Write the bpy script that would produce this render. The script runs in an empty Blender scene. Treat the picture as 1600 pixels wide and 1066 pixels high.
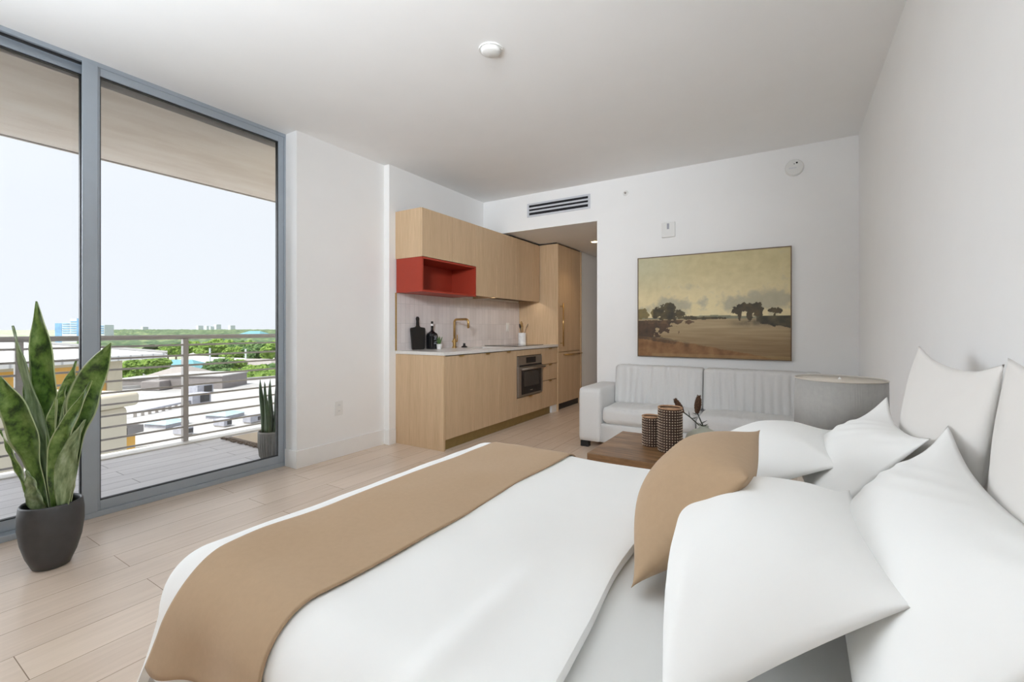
import bpy, bmesh, math, random
from math import sin, cos, pi, radians, sqrt, atan2, exp
from mathutils import Vector, Matrix, noise
random.seed(7)
SC = bpy.context.scene
COL = SC.collection

# ------------------------------------------------------------------ camera
cam_d = bpy.data.cameras.new('camera')
cam = bpy.data.objects.new('camera', cam_d); COL.objects.link(cam)
cam.location = (0, 0, 1.15)
cam.rotation_euler = (radians(90), 0, radians(31.8))
cam_d.sensor_width = 36.0
cam_d.lens = 36.0 * 700 / 1600
cam_d.shift_y = -20 / 1600
cam_d.clip_start = 0.02
cam_d.clip_end = 20000
SC.camera = cam

# ------------------------------------------------------------------ view
SC.view_settings.view_transform = 'Standard'
SC.view_settings.look = 'None'
SC.view_settings.gamma = 1.0
SC.view_settings.use_curve_mapping = False
SC.view_settings.exposure = 0.0
SC.cycles.max_bounces = 12
SC.cycles.diffuse_bounces = 7
SC.cycles.transparent_max_bounces = 24
SC.cycles.sample_clamp_indirect = 6.0
SC.cycles.caustics_reflective = False
SC.cycles.caustics_refractive = False

# ------------------------------------------------------------------ sky: pale haze, plus an added bright lobe out of view to light the room
L_SKY, L_LOBE, L_SUN, L_DOWNFILL, L_UP, L_BACK, L_HALL = 1.07, 6.3, 6.0, 2.0, 58.0, 16.0, 12.0
W = bpy.data.worlds.new('sky'); SC.world = W; W.use_nodes = True
wn = W.node_tree.nodes; wl = W.node_tree.links
bg = wn['Background']
tc = wn.new('ShaderNodeTexCoord')
dot = wn.new('ShaderNodeVectorMath'); dot.operation = 'DOT_PRODUCT'
nrm = wn.new('ShaderNodeVectorMath'); nrm.operation = 'NORMALIZE'
wl.new(tc.outputs['Generated'], nrm.inputs[0]); wl.new(nrm.outputs[0], dot.inputs[0])
dot.inputs[1].default_value = Vector((-0.87, -0.47, 0.16)).normalized()
mr = wn.new('ShaderNodeMapRange'); mr.interpolation_type = 'SMOOTHSTEP'
mr.inputs['From Min'].default_value = 0.79; mr.inputs['From Max'].default_value = 0.98
mr.inputs['To Min'].default_value = 0.0; mr.inputs['To Max'].default_value = 1.0
wl.new(dot.outputs['Value'], mr.inputs['Value'])
bg.inputs['Color'].default_value = (0.90, 0.935, 1.0, 1)
ms = wn.new('ShaderNodeMath'); ms.operation = 'MULTIPLY_ADD'
ms.inputs[1].default_value = L_LOBE; ms.inputs[2].default_value = L_SKY
wl.new(mr.outputs[0], ms.inputs[0]); wl.new(ms.outputs[0], bg.inputs['Strength'])

# ------------------------------------------------------------------ sun, plus unseen fill lights added to brighten the room
sd = bpy.data.lights.new('sun', 'SUN'); sd.energy = L_SUN; sd.angle = radians(1.2); sd.color = (1, .96, .9)
so = bpy.data.objects.new('sun', sd); COL.objects.link(so)
so.rotation_euler = Vector((-0.035, -0.45, 0.90)).to_track_quat('Z', 'Y').to_euler()

def area(name, loc, target, sx, sy, power, color=(1, 1, 1)):
    d = bpy.data.lights.new(name, 'AREA'); d.shape = 'RECTANGLE'; d.size = sx; d.size_y = sy
    d.energy = power; d.color = color
    o = bpy.data.objects.new(name, d); COL.objects.link(o); o.location = loc
    o.rotation_euler = (Vector(loc) - Vector(target)).to_track_quat('Z', 'Y').to_euler()
    return o
area('downward_fill_light', (-1.9, -.9, 2.72), (-1.9, -.88, 0), 2.6, 1.8, L_DOWNFILL, (.85, .925, 1))  # added downward fill above and behind the camera, not a room fixture
u_ = area('upward_fill_light', (-1.60, -.95, 1.75), (-1.60, .35, 3.0), 3.2, 1.0, L_UP, (.85, .925, 1)); u_.data.spread = radians(100)  # added fill behind the camera, bounced off the ceiling
k_ = area('kitchen_fill_light', (.10, -1.3, 2.35), (-2.6, 4.4, 1.45), .7, .5, L_BACK, (.90, .95, 1)); k_.data.spread = radians(52)  # unseen fill added to brighten the kitchen and back wall

# ------------------------------------------------------------------ materials
def newmat(name):
    m = bpy.data.materials.new(name); m.use_nodes = True
    return m, m.node_tree.nodes, m.node_tree.links, m.node_tree.nodes['Principled BSDF']
def setp(b, **k):
    for a, v in k.items():
        a = {'color': 'Base Color', 'rough': 'Roughness', 'metal': 'Metallic', 'spec': 'Specular IOR Level',
             'sheen': 'Sheen Weight', 'sss': 'Subsurface Weight', 'coat': 'Coat Weight'}[a]
        if a == 'Base Color': v = (*v, 1) if len(v) == 3 else v
        b.inputs[a].default_value = v
def coords(n, l, kind='Object', scale=(1, 1, 1), rot=(0, 0, 0)):
    t = n.new('ShaderNodeTexCoord'); m = n.new('ShaderNodeMapping')
    m.inputs['Scale'].default_value = scale; m.inputs['Rotation'].default_value = rot
    l.new(t.outputs[kind], m.inputs['Vector']); return m.outputs[0]
def ramp(n, l, fac, stops):
    r = n.new('ShaderNodeValToRGB'); e = r.color_ramp.elements
    while len(e) < len(stops): e.new(0.5)
    for i, (p, c) in enumerate(stops):
        e[i].position = p; e[i].color = (*c, 1) if len(c) == 3 else c
    l.new(fac, r.inputs[0]); return r.outputs[0]
def noi(n, l, vec, scale, detail=4, rough=.55):
    t = n.new('ShaderNodeTexNoise'); t.inputs['Scale'].default_value = scale
    t.inputs['Detail'].default_value = detail; t.inputs['Roughness'].default_value = rough
    l.new(vec, t.inputs['Vector']); return t.outputs[0]
def bump(n, l, b, h, strength, dist=.002):
    u = n.new('ShaderNodeBump'); u.inputs['Strength'].default_value = strength; u.inputs['Distance'].default_value = dist
    l.new(h, u.inputs['Height']); l.new(u.outputs[0], b.inputs['Normal'])
def flat(name, c, rough=.5, metal=0., var=.05, scale=12, bmp=0., **k):
    m, n, l, b = newmat(name)
    setp(b, rough=rough, metal=metal, **k)
    v = coords(n, l); f = noi(n, l, v, scale)
    c0 = tuple(max(0, x * (1 - var)) for x in c); c1 = tuple(min(1, x * (1 + var)) for x in c)
    l.new(ramp(n, l, f, [(.3, c0), (.7, c1)]), b.inputs['Base Color'])
    if bmp: bump(n, l, b, noi(n, l, v, scale * 12), bmp)
    return m
def fabric(name, c, scale=900, bmp=.25, rough=.9, var=.04, sheen=.1):
    m, n, l, b = newmat(name); setp(b, rough=rough, sheen=sheen, spec=.2)
    v = coords(n, l)
    w1 = n.new('ShaderNodeTexWave'); w1.inputs['Scale'].default_value = scale / 6; w1.bands_direction = 'X'
    w2 = n.new('ShaderNodeTexWave'); w2.inputs['Scale'].default_value = scale / 6; w2.bands_direction = 'Y'
    l.new(v, w1.inputs['Vector']); l.new(v, w2.inputs['Vector'])
    ad = n.new('ShaderNodeMath'); l.new(w1.outputs[1], ad.inputs[0]); l.new(w2.outputs[1], ad.inputs[1])
    f = noi(n, l, v, 60, 6, .7)
    c0 = tuple(x * (1 - var) for x in c); c1 = tuple(min(1, x * (1 + var)) for x in c)
    l.new(ramp(n, l, f, [(.3, c0), (.7, c1)]), b.inputs['Base Color'])
    bump(n, l, b, ad.outputs[0], bmp, .0006)
    return m
def stripewood(name, c0, c1, fine=150, axis='h', rough=.5):
    """vertical-grain veneer: fine stripes across, long along z"""
    m, n, l, b = newmat(name); setp(b, rough=rough, spec=.35)
    v = coords(n, l, scale=(1, 1, .018))
    f = noi(n, l, v, fine, 3, .6)
    v2 = coords(n, l, scale=(1, 1, .05)); g = noi(n, l, v2, 14, 2, .5)
    a = n.new('ShaderNodeMath'); a.operation = 'MULTIPLY_ADD'; l.new(g, a.inputs[0]); a.inputs[1].default_value = .35; l.new(f, a.inputs[2])
    l.new(ramp(n, l, a.outputs[0], [(.47, c0), (.88, c1)]), b.inputs['Base Color'])
    bump(n, l, b, f, .08, .001)
    return m

M = {}
M['wall'] = flat('wall_paint', (.86, .86, .855), .7, var=.01, scale=3, spec=.25)
M['ceil'] = flat('ceiling_paint', (.87, .87, .865), .8, var=.01, scale=3, spec=.2)
M['trim'] = flat('trim_paint', (.84, .84, .83), .45, var=.01)
M['oak'] = stripewood('oak_veneer', (.50, .35, .21), (.655, .48, .31), fine=230)
M['carcass'] = flat('gap_shade_carcass', (.14, .095, .06), .7)  # carcass darkened so the gaps between doors read as shaded
M['brass'] = flat('brushed_brass', (.55, .36, .14), .32, .95, var=.08, scale=60)
M['plinth'] = flat('brass_kick_plate', (.33, .24, .095), .38, .6, var=.08, scale=20)
M['red'] = flat('terracotta_lacquer', (.36, .038, .017), .55, var=.03)
M['quartz'] = flat('white_quartz', (.72, .70, .67), .22, var=.04, scale=30)
M['alu'] = flat('grey_aluminium', (.385, .435, .49), .42, .35, var=.02)
M['black'] = flat('black_rubber', (.012, .012, .013), .5, var=.2)
M['blackmatte'] = flat('black_stained_wood', (.014, .013, .013), .45, var=.2)
M['blackglass'] = flat('black_glass', (.010, .010, .012), .08, var=.1)
M['steel'] = flat('brushed_steel', (.42, .39, .36), .3, .9, var=.05, scale=40)
M['white_plastic'] = flat('white_plastic', (.78, .78, .76), .4, var=.01)
M['white_ceramic'] = flat('white_marble_ceramic', (.80, .80, .79), .3, var=.08, scale=25)
M['slate'] = flat('dark_grey_pot_glaze', (.052, .052, .054), .5, var=.10, scale=20, bmp=.05)
M['soil'] = flat('potting_soil', (.035, .022, .016), .95, var=.6, scale=60, bmp=.9)
M['redsoil'] = flat('bark_mulch', (.10, .035, .02), .95, var=.6, scale=60, bmp=.9)
M['greypot'] = flat('ribbed_grey_concrete', (.22, .21, .19), .8, var=.1, scale=30, bmp=.2)
M['white_cotton'] = flat('white_cotton', (.82, .825, .81), .9, var=.004, spec=.15, sheen=.1)
M['sheet'] = flat('white_sheet', (.76, .765, .75), .9, var=.006, spec=.15, sheen=.1)
M['cream'] = flat('cream_cotton', (.75, .73, .70), .9, var=.006, spec=.15, sheen=.1)
M['tan'] = fabric('tan_linen', (.42, .295, .185), 900, .06, var=.03)
M['sofa'] = fabric('light_grey_linen', (.70, .70, .695), 500, .3, var=.015)
M['bedbase'] = fabric('pale_grey_upholstery', (.62, .61, .63), 500, .4, var=.02)
M['shade'] = fabric('grey_linen_shade', (.38, .37, .35), 700, .6, var=.05)
M['shade_in'] = flat('shade_lining', (.55, .50, .43), .8)
M['stand'] = flat('beige_lacquer', (.55, .47, .39), .5)
M['rattan'] = flat('tan_rattan', (.42, .25, .14), .7, var=.3, scale=80, bmp=.5)
M['darkwoven'] = flat('dark_woven_cord', (.055, .028, .018), .8, var=.5, scale=120, bmp=.6)
M['bead'] = flat('pale_wooden_beads', (.50, .38, .28), .5, var=.2, scale=90)
M['celadon'] = flat('pale_sage_ceramic', (.42, .43, .36), .35, var=.06, scale=20)
M['stem'] = flat('dark_stem', (.022, .03, .018), .7, var=.4, scale=50)
M['flower'] = flat('brown_flower_head', (.12, .060, .032), .95, var=.6, scale=150, bmp=1.)
M['leaf_small'] = flat('small_green_leaf', (.10, .19, .06), .5, var=.4, scale=40)
M['spike'] = flat('dark_green_spike', (.035, .07, .022), .45, var=.5, scale=12)
M['lamp_glow'] = None
m, n, l, b = newmat('warm_lamp_glow'); b.inputs['Emission Color'].default_value = (1, .78, .45, 1); b.inputs['Emission Strength'].default_value = 6
M['lamp_glow'] = m
M['louver'] = flat('vent_white_metal', (.60, .62, .66), .4, var=.02)
M['slat_shade'] = flat('slat_shade_black', (.01, .01, .013), .8)  # black colour for the shade behind the vent slats
M['wood_utensil'] = flat('olive_wood', (.40, .27, .12), .5, var=.2, scale=50)
M['concrete'] = None

# soffit concrete, warm and streaked
m, n, l, b = newmat('soffit_stucco'); setp(b, rough=.9, spec=.1)
v = coords(n, l, scale=(.8, .25, 1)); f = noi(n, l, v, 5, 6, .6)
l.new(ramp(n, l, f, [(.32, (.84, .735, .67)), (.5, (.92, .825, .765)), (.68, (.96, .88, .83))]), b.inputs['Base Color'])
v2 = coords(n, l); bump(n, l, b, noi(n, l, v2, 90), .5, .004)
M['soffit'] = m

# plank floors: boards run along y
def planks(name, c0, c1, cm, width, length, rough, grain=.16, gap=.002, off=.37):
    m, n, l, b = newmat(name); setp(b, spec=.5)
    t = n.new('ShaderNodeTexCoord'); s = n.new('ShaderNodeSeparateXYZ'); l.new(t.outputs['Object'], s.inputs[0])
    c = n.new('ShaderNodeCombineXYZ')
    ax = n.new('ShaderNodeMath'); ax.operation = 'ADD'; ax.inputs[1].default_value = 40.615
    ay = n.new('ShaderNodeMath'); ay.operation = 'ADD'; ay.inputs[1].default_value = 20.13
    l.new(s.outputs['Y'], ax.inputs[0]); l.new(s.outputs['X'], ay.inputs[0])
    l.new(ax.outputs[0], c.inputs['X']); l.new(ay.outputs[0], c.inputs['Y'])
    br = n.new('ShaderNodeTexBrick'); l.new(c.outputs[0], br.inputs['Vector'])
    br.offset = off; br.offset_frequency = 2; br.squash = 1
    br.inputs['Color1'].default_value = (0, 0, 0, 1); br.inputs['Color2'].default_value = (1, 1, 1, 1)
    br.inputs['Mortar'].default_value = (.5, .5, .5, 1)
    br.inputs['Scale'].default_value = 1.0; br.inputs['Mortar Size'].default_value = gap
    br.inputs['Mortar Smooth'].default_value = .1; br.inputs['Bias'].default_value = 0
    br.inputs['Brick Width'].default_value = length; br.inputs['Row Height'].default_value = width
    v = coords(n, l, scale=(1, .06, 1)); g = noi(n, l, v, 45, 5, .6)
    v3 = coords(n, l, scale=(1, .2, 1)); g2 = noi(n, l, v3, 6, 3, .5)
    s1 = n.new('ShaderNodeMath'); s1.operation = 'MULTIPLY_ADD'; l.new(g, s1.inputs[0]); s1.inputs[1].default_value = .7; s1.inputs[2].default_value = -.1
    s2 = n.new('ShaderNodeMath'); s2.operation = 'MULTIPLY_ADD'; l.new(g2, s2.inputs[0]); s2.inputs[1].default_value = .4; l.new(s1.outputs[0], s2.inputs[2])
    sc = n.new('ShaderNodeSeparateColor'); l.new(br.outputs['Color'], sc.inputs[0])
    s3 = n.new('ShaderNodeMath'); s3.operation = 'MULTIPLY_ADD'; l.new(sc.outputs[0], s3.inputs[0]); s3.inputs[1].default_value = .22; l.new(s2.outputs[0], s3.inputs[2])
    colr = ramp(n, l, s3.outputs[0], [(.28, c0), (.75, c1)])
    mx = n.new('ShaderNodeMix'); mx.data_type = 'RGBA'; l.new(br.outputs['Fac'], mx.inputs[0]); l.new(colr, mx.inputs[6]); mx.inputs[7].default_value = (*cm, 1)
    l.new(mx.outputs[2], b.inputs['Base Color']); b.inputs['Roughness'].default_value = rough
    bump(n, l, b, g, .03, .002)
    return m
M['floor'] = planks('ash_plank_floor', (.62, .50, .40), (.74, .61, .495), (.28, .20, .14), .198, 1.22, .27, gap=.0014)
M['deck'] = planks('balcony_plank_tile', (.56, .54, .555), (.72, .70, .71), (.20, .19, .20), .16, 1.2, .45, gap=.003)

# walnut boards for the coffee table
m, n, l, b = newmat('walnut_boards'); setp(b, rough=.38)
v = coords(n, l, scale=(.14, 1, 1)); f = noi(n, l, v, 26, 6, .65); v2 = coords(n, l, scale=(.3, 1, 1)); g = noi(n, l, v2, 7, 2)
a = n.new('ShaderNodeMath'); a.operation = 'MULTIPLY_ADD'; l.new(g, a.inputs[0]); a.inputs[1].default_value = .6; l.new(f, a.inputs[2])
l.new(ramp(n, l, a.outputs[0], [(.55, (.085, .042, .018)), (.8, (.22, .115, .05)), (1., (.36, .21, .10))]), b.inputs['Base Color'])
M['walnut'] = m

# backsplash tile: stacked narrow tiles
m, n, l, b = newmat('blush_glazed_tile'); setp(b, rough=.16, spec=.6)
t = n.new('ShaderNodeTexCoord'); s = n.new('ShaderNodeSeparateXYZ'); l.new(t.outputs['Object'], s.inputs[0])
c = n.new('ShaderNodeCombineXYZ'); l.new(s.outputs['Y'], c.inputs['X']); l.new(s.outputs['Z'], c.inputs['Y'])
br = n.new('ShaderNodeTexBrick'); l.new(c.outputs[0], br.inputs['Vector']); br.offset = 0
br.inputs['Color1'].default_value = (.68, .63, .62, 1); br.inputs['Color2'].default_value = (.77, .72, .71, 1)
br.inputs['Mortar'].default_value = (.58, .55, .54, 1); br.inputs['Scale'].default_value = 1
br.inputs['Mortar Size'].default_value = .0018; br.inputs['Brick Width'].default_value = .064; br.inputs['Row Height'].default_value = .2
l.new(br.outputs['Color'], b.inputs['Base Color'])
v = coords(n, l); bump(n, l, b, noi(n, l, v, 22, 2), .35, .006)
M['tile'] = m

# thin architectural glass
m = bpy.data.materials.new('window_glass'); m.use_nodes = True; n = m.node_tree.nodes; l = m.node_tree.links
n.remove(n['Principled BSDF']); tr = n.new('ShaderNodeBsdfTransparent'); gl = n.new('ShaderNodeBsdfGlossy'); gl.inputs['Roughness'].default_value = .0
tr.inputs['Color'].default_value = (.97, .98, .98, 1)
fr = n.new('ShaderNodeFresnel'); fr.inputs[0].default_value = 1.35; mx = n.new('ShaderNodeMixShader')
l.new(fr.outputs[0], mx.inputs[0]); l.new(tr.outputs[0], mx.inputs[1]); l.new(gl.outputs[0], mx.inputs[2])
l.new(mx.outputs[0], n['Material Output'].inputs['Surface'])
M['glass'] = m

# snake plant leaf: mottled bands plus pale margins (uv: u across, v along)
m, n, l, b = newmat('snake_plant_leaf'); setp(b, rough=.35)
uv = n.new('ShaderNodeUVMap'); s = n.new('ShaderNodeSeparateXYZ'); l.new(uv.outputs[0], s.inputs[0])
mp = n.new('ShaderNodeMapping'); mp.inputs['Scale'].default_value = (.7, 3.2, 1); l.new(uv.outputs[0], mp.inputs[0])
f = noi(n, l, mp.outputs[0], 2.2, 5, .65)
base = ramp(n, l, f, [(.38, (.018, .04, .012)), (.50, (.10, .19, .035)), (.68, (.25, .36, .11))])
ab = n.new('ShaderNodeMath'); ab.operation = 'SUBTRACT'; l.new(s.outputs['X'], ab.inputs[0]); ab.inputs[1].default_value = .5
ab2 = n.new('ShaderNodeMath'); ab2.operation = 'ABSOLUTE'; l.new(ab.outputs[0], ab2.inputs[0])
mg = n.new('ShaderNodeMapRange'); mg.inputs['From Min'].default_value = .44; mg.inputs['From Max'].default_value = .475; l.new(ab2.outputs[0], mg.inputs['Value'])
mx = n.new('ShaderNodeMix'); mx.data_type = 'RGBA'; l.new(mg.outputs[0], mx.inputs[0]); l.new(base, mx.inputs[6]); mx.inputs[7].default_value = (.42, .50, .28, 1)
l.new(mx.outputs[2], b.inputs['Base Color'])
M['leaf'] = m
m, n, l, b = newmat('snake_plant_silver_leaf'); setp(b, rough=.35)
uv = n.new('ShaderNodeUVMap'); mp = n.new('ShaderNodeMapping'); mp.inputs['Scale'].default_value = (1.6, 2.6, 1); l.new(uv.outputs[0], mp.inputs[0])
f = noi(n, l, mp.outputs[0], 2.0, 5, .6)
l.new(ramp(n, l, f, [(.35, (.10, .16, .06)), (.52, (.25, .33, .17)), (.68, (.42, .50, .32))]), b.inputs['Base Color'])
M['leaf_pale'] = m

# foliage for trees far below
def foliage(name, c0, c1, c2, sc=.9):
    m, n, l, b = newmat(name); setp(b, rough=.9, spec=.1)
    v = coords(n, l); f = noi(n, l, v, sc, 6, .75)
    l.new(ramp(n, l, f, [(.35, c0), (.5, c1), (.66, c2)]), b.inputs['Base Color'])
    bump(n, l, b, f, 1., 1.2); return m
M['tree_a'] = foliage('tree_leaves', (.06, .12, .03), (.20, .32, .07), (.40, .52, .14))
M['tree_b'] = foliage('darker_tree_leaves', (.04, .085, .035), (.12, .21, .08), (.26, .36, .14))
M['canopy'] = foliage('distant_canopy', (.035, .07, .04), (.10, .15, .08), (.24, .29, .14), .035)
M['trunk'] = flat('tree_bark', (.16, .12, .09), .9, var=.3, scale=3)
M['roofwhite'] = flat('white_membrane_roof', (.40, .397, .395), .8, var=.16, scale=.12)
M['metalroof'] = None
m, n, l, b = newmat('standing_seam_roof'); setp(b, rough=.5)
v = coords(n, l, rot=(0, 0, radians(24))); w = n.new('ShaderNodeTexWave'); w.bands_direction = 'Y'; w.inputs['Scale'].default_value = .35; l.new(v, w.inputs['Vector'])
l.new(ramp(n, l, w.outputs[1], [(.0, (.50, .50, .52)), (.10, (.78, .78, .79)), (1., (.80, .80, .81))]), b.inputs['Base Color'])
M['metalroof'] = m
M['yellow'] = flat('ochre_stucco', (.72, .41, .10), .9, var=.04, scale=1)
M['beige'] = flat('beige_stucco', (.60, .54, .43), .9, var=.04, scale=1)
M['greystucco'] = flat('grey_stucco', (.25, .23, .225), .9, var=.06, scale=1)
M['greyroof'] = flat('grey_shingle', (.30, .275, .26), .9, var=.12, scale=2)
M['turq'] = flat('turquoise_roof', (.12, .29, .33), .7, var=.1, scale=1)
M['skyglass'] = flat('skylight_glass', (.35, .47, .52), .15, var=.15, scale=1)
M['unit'] = flat('rooftop_unit_metal', (.36, .37, .42), .6, var=.15, scale=2)
M['bluepane'] = flat('blue_curtain_wall', (.22, .42, .68), .3, var=.2, scale=.1)
M['whitewall'] = flat('pale_tower_wall', (.68, .72, .76), .8, var=.05, scale=.1)
M['asphalt'] = foliage('green_and_grey_ground', (.20, .25, .14), (.34, .36, .26), (.55, .54, .50), .03)
M['ltrail'] = flat('painted_railing_metal', (.40, .375, .36), .45, .25, var=.04)
M['ledge'] = flat('balcony_curb', (.78, .76, .73), .8, var=.03)
M['rug'] = flat('beige_outdoor_mat', (.62, .52, .40), .95, var=.06, scale=80, bmp=.5)
M['fringe'] = flat('brown_mat_border', (.17, .13, .10), .95, var=.6, scale=60, bmp=.6)

# ------------------------------------------------------------------ mesh builder
class MB:
    def __init__(s): s.v = []; s.f = []; s.uv = {}
    def add(s, vs, fs):
        o = len(s.v); s.v += [tuple(p) for p in vs]; s.f += [tuple(i + o for i in q) for q in fs]; return s
    def box(s, x0, x1, y0, y1, z0, z1):
        return s.add([(x0, y0, z0), (x1, y0, z0), (x1, y1, z0), (x0, y1, z0), (x0, y0, z1), (x1, y0, z1), (x1, y1, z1), (x0, y1, z1)],
                     [(0, 3, 2, 1), (4, 5, 6, 7), (0, 1, 5, 4), (1, 2, 6, 5), (2, 3, 7, 6), (3, 0, 4, 7)])
    def grid(s, fn, nu, nv, wrap=False):
        vs = [fn(i / nu, j / nv) for j in range(nv + 1) for i in range(nu + (0 if wrap else 1))]
        w = nu if wrap else nu + 1; fs = []
        for j in range(nv):
            for i in range(nu):
                i2 = (i + 1) % w if wrap else i + 1
                fs.append((j * w + i, j * w + i2, (j + 1) * w + i2, (j + 1) * w + i))
        return s.add(vs, fs)
    def lathe(s, prof, n=32, cx=0, cy=0):
        vs = []; fs = []
        for r, z in prof:
            for i in range(n):
                a = 2 * pi * i / n; vs.append((cx + r * cos(a), cy + r * sin(a), z))
        for j in range(len(prof) - 1):
            for i in range(n):
                i2 = (i + 1) % n; fs.append((j * n + i, j * n + i2, (j + 1) * n + i2, (j + 1) * n + i))
        if prof[0][0] > 1e-5: fs.append(tuple(reversed(range(n))))
        if prof[-1][0] > 1e-5: fs.append(tuple((len(prof) - 1) * n + i for i in range(n)))
        return s.add(vs, fs)
    def tube(s, pts, rad, n=10, cap=True):
        pts = [Vector(p) for p in pts]
        if not hasattr(rad, '__len__'): rad = [rad] * len(pts)
        vs = []; fs = []; up = None
        for k, p in enumerate(pts):
            t = (pts[min(k + 1, len(pts) - 1)] - pts[max(k - 1, 0)]).normalized()
            if up is None: up = Vector((0, 0, 1)) if abs(t.z) < .9 else Vector((1, 0, 0))
            a = t.cross(up); a.normalize(); b2 = a.cross(t).normalized(); up = b2
            for i in range(n):
                q = 2 * pi * i / n; vs.append(p + (a * cos(q) + b2 * sin(q)) * rad[k])
        for j in range(len(pts) - 1):
            for i in range(n):
                i2 = (i + 1) % n; fs.append((j * n + i, j * n + i2, (j + 1) * n + i2, (j + 1) * n + i))
        if cap: fs.append(tuple(reversed(range(n)))); fs.append(tuple((len(pts) - 1) * n + i for i in range(n)))
        return s.add(vs, fs)
    def ball(s, c, rx, ry, rz, nu=16, nv=10):
        return s.grid(lambda u, v: (c[0] + rx * sin(pi * v) * cos(2 * pi * u), c[1] + ry * sin(pi * v) * sin(2 * pi * u), c[2] - rz * cos(pi * v)), nu, nv, True)

def build(name, mb, mat, parent=None, smooth=False, bevel=0, sub=0, solid=0, loc=(0, 0, 0), segs=2, weld=False):
    me = bpy.data.meshes.new(name); me.from_pydata(mb.v, [], mb.f); me.validate()
    bm = bmesh.new(); bm.from_mesh(me)
    if weld: bmesh.ops.remove_doubles(bm, verts=bm.verts, dist=1e-5)
    bmesh.ops.recalc_face_normals(bm, faces=bm.faces); bm.to_mesh(me); bm.free()
    o = bpy.data.objects.new(name, me); COL.objects.link(o); o.location = loc
    if mat is not None: me.materials.append(M[mat] if isinstance(mat, str) else mat)
    if smooth:
        for p in me.polygons: p.use_smooth = True
    if solid:
        k = o.modifiers.new('s', 'SOLIDIFY'); k.thickness = solid; k.offset = 0
    if bevel:
        k = o.modifiers.new('b', 'BEVEL'); k.width = bevel; k.segments = segs; k.limit_method = 'ANGLE'
        for p in me.polygons: p.use_smooth = segs > 2
    if sub:
        k = o.modifiers.new('u', 'SUBSURF'); k.levels = sub; k.render_levels = sub
    if parent is not None: o.parent = parent
    return o
def tag(o, label, cat, group=None, kind=None):
    if label: o['label'] = label
    if cat: o['category'] = cat
    if group: o['group'] = group
    if kind: o['kind'] = kind
    return o
def thing(name, label, cat, loc=(0, 0, 0), rz=0, group=None):
    o = bpy.data.objects.new(name, None); COL.objects.link(o); o.location = loc; o.rotation_euler = (0, 0, rz)
    o.empty_display_size = .1
    return tag(o, label, cat, group)
def struct(o): o['kind'] = 'structure'; return o
def B(*a): return MB().box(*a)
def copy_tree(o, parent=None):
    c = o.copy(); COL.objects.link(c); c.parent = parent
    for ch in list(o.children): copy_tree(ch, c)
    return c

# ================================================================== SHELL
H = 2.77
WX = -3.58; KX = -3.36; YB = 4.72; XR = .49; YF = -3.0
struct(build('floor', B(-3.70, XR + .1, YF - .1, 9.1, -.12, 0), 'floor'))
struct(build('ceiling', B(-3.74, XR + .1, YF - .1, YB + .1, H, H + .15), 'ceil'))
struct(build('wall_right', B(XR, XR + .12, YF, YB + .12, 0, H), 'wall'))
struct(build('wall_behind', B(-3.72, XR, YF - .12, YF, 0, H), 'oak'))  # unseen wall; oak facing added to cut bounce light on the bed
w = MB().box(-1.816, XR, YB, YB + .12, 0, H).box(KX, -1.816, YB, YB + .12, 2.34, H)
struct(build('wall_back', w, 'wall'))
w = MB().box(-3.66, -3.43, 2.187, 3.12, 0, H).box(-3.66, KX, 3.12, 9.0, 0, H)
struct(build('wall_left', w, 'wall'))
struct(build('wall_hall_left', B(KX, -2.76, 6.45, 9.0, 0, 2.34), 'wall'))
struct(build('wall_hall_right', B(-1.816, -1.70, YB + .12, 9.0, 0, 2.34), 'wall'))
struct(build('wall_hall_end', B(-3.4, -1.70, 9.0, 9.12, 0, 2.34), 'wall'))
struct(build('ceiling_hall', B(KX, -1.70, YB + .12, 9.12, 2.34, 2.46), 'ceil'))
# baseboards
bb = MB().box(-3.43, -3.414, 2.174, 3.12, 0, .145).box(-3.575, -3.43, 2.174, 2.19, 0, .145)
bb.box(-3.43, -3.344, 3.104, 3.12, 0, .145).box(-3.36, -3.344, 3.12, 3.195, 0, .145)
struct(build('baseboard_left', bb, 'trim', bevel=.003))
struct(build('baseboard_back', B(-1.816, XR, YB - .015, YB, 0, .145), 'trim', bevel=.003))
struct(build('baseboard_right', B(XR - .015, XR, YF, YB - .015, 0, .145), 'trim', bevel=.003))

# window wall: header, sill, jambs, sliding panels
win = struct(build('window_1', MB().box(-3.72, WX, YF, 2.187, 2.742, H).box(-3.72, WX, YF, 2.187, 0, .035)
                   .box(-3.66, WX, 2.174, 2.187, .035, 2.742), 'alu', bevel=.003))
build('track', MB().box(-3.615, -3.60, YF, 2.165, 2.730, 2.752), 'black', win)
def panel(y0, y1, xc, wl, wr):
    t = .045; z0, z1 = .036, 2.752
    p = build('panel_frame', MB().box(xc - t / 2, xc + t / 2, y0, y0 + wl, z0, z1).box(xc - t / 2, xc + t / 2, y1 - wr, y1, z0, z1)
              .box(xc - t / 2, xc + t / 2, y0 + wl, y1 - wr, z0, z0 + .058).box(xc - t / 2, xc + t / 2, y0 + wl, y1 - wr, z1 - .058, z1), 'alu', win, bevel=.002)
    build('gasket', MB().box(xc - .012, xc + .014, y0 + wl, y0 + wl + .006, z0 + .058, z1 - .058).box(xc - .012, xc + .014, y1 - wr - .006, y1 - wr, z0 + .058, z1 - .058)
          .box(xc - .012, xc + .014, y0 + wl, y1 - wr, z1 - .064, z1 - .058).box(xc - .012, xc + .014, y0 + wl, y1 - wr, z0 + .058, z0 + .064), 'black', p)
    build('pane', B(xc - .003, xc + .003, y0 + wl + .006, y1 - wr - .006, z0 + .064, z1 - .064), 'glass', p)
panel(.93, 2.173, -3.610, .072, .045)
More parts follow.
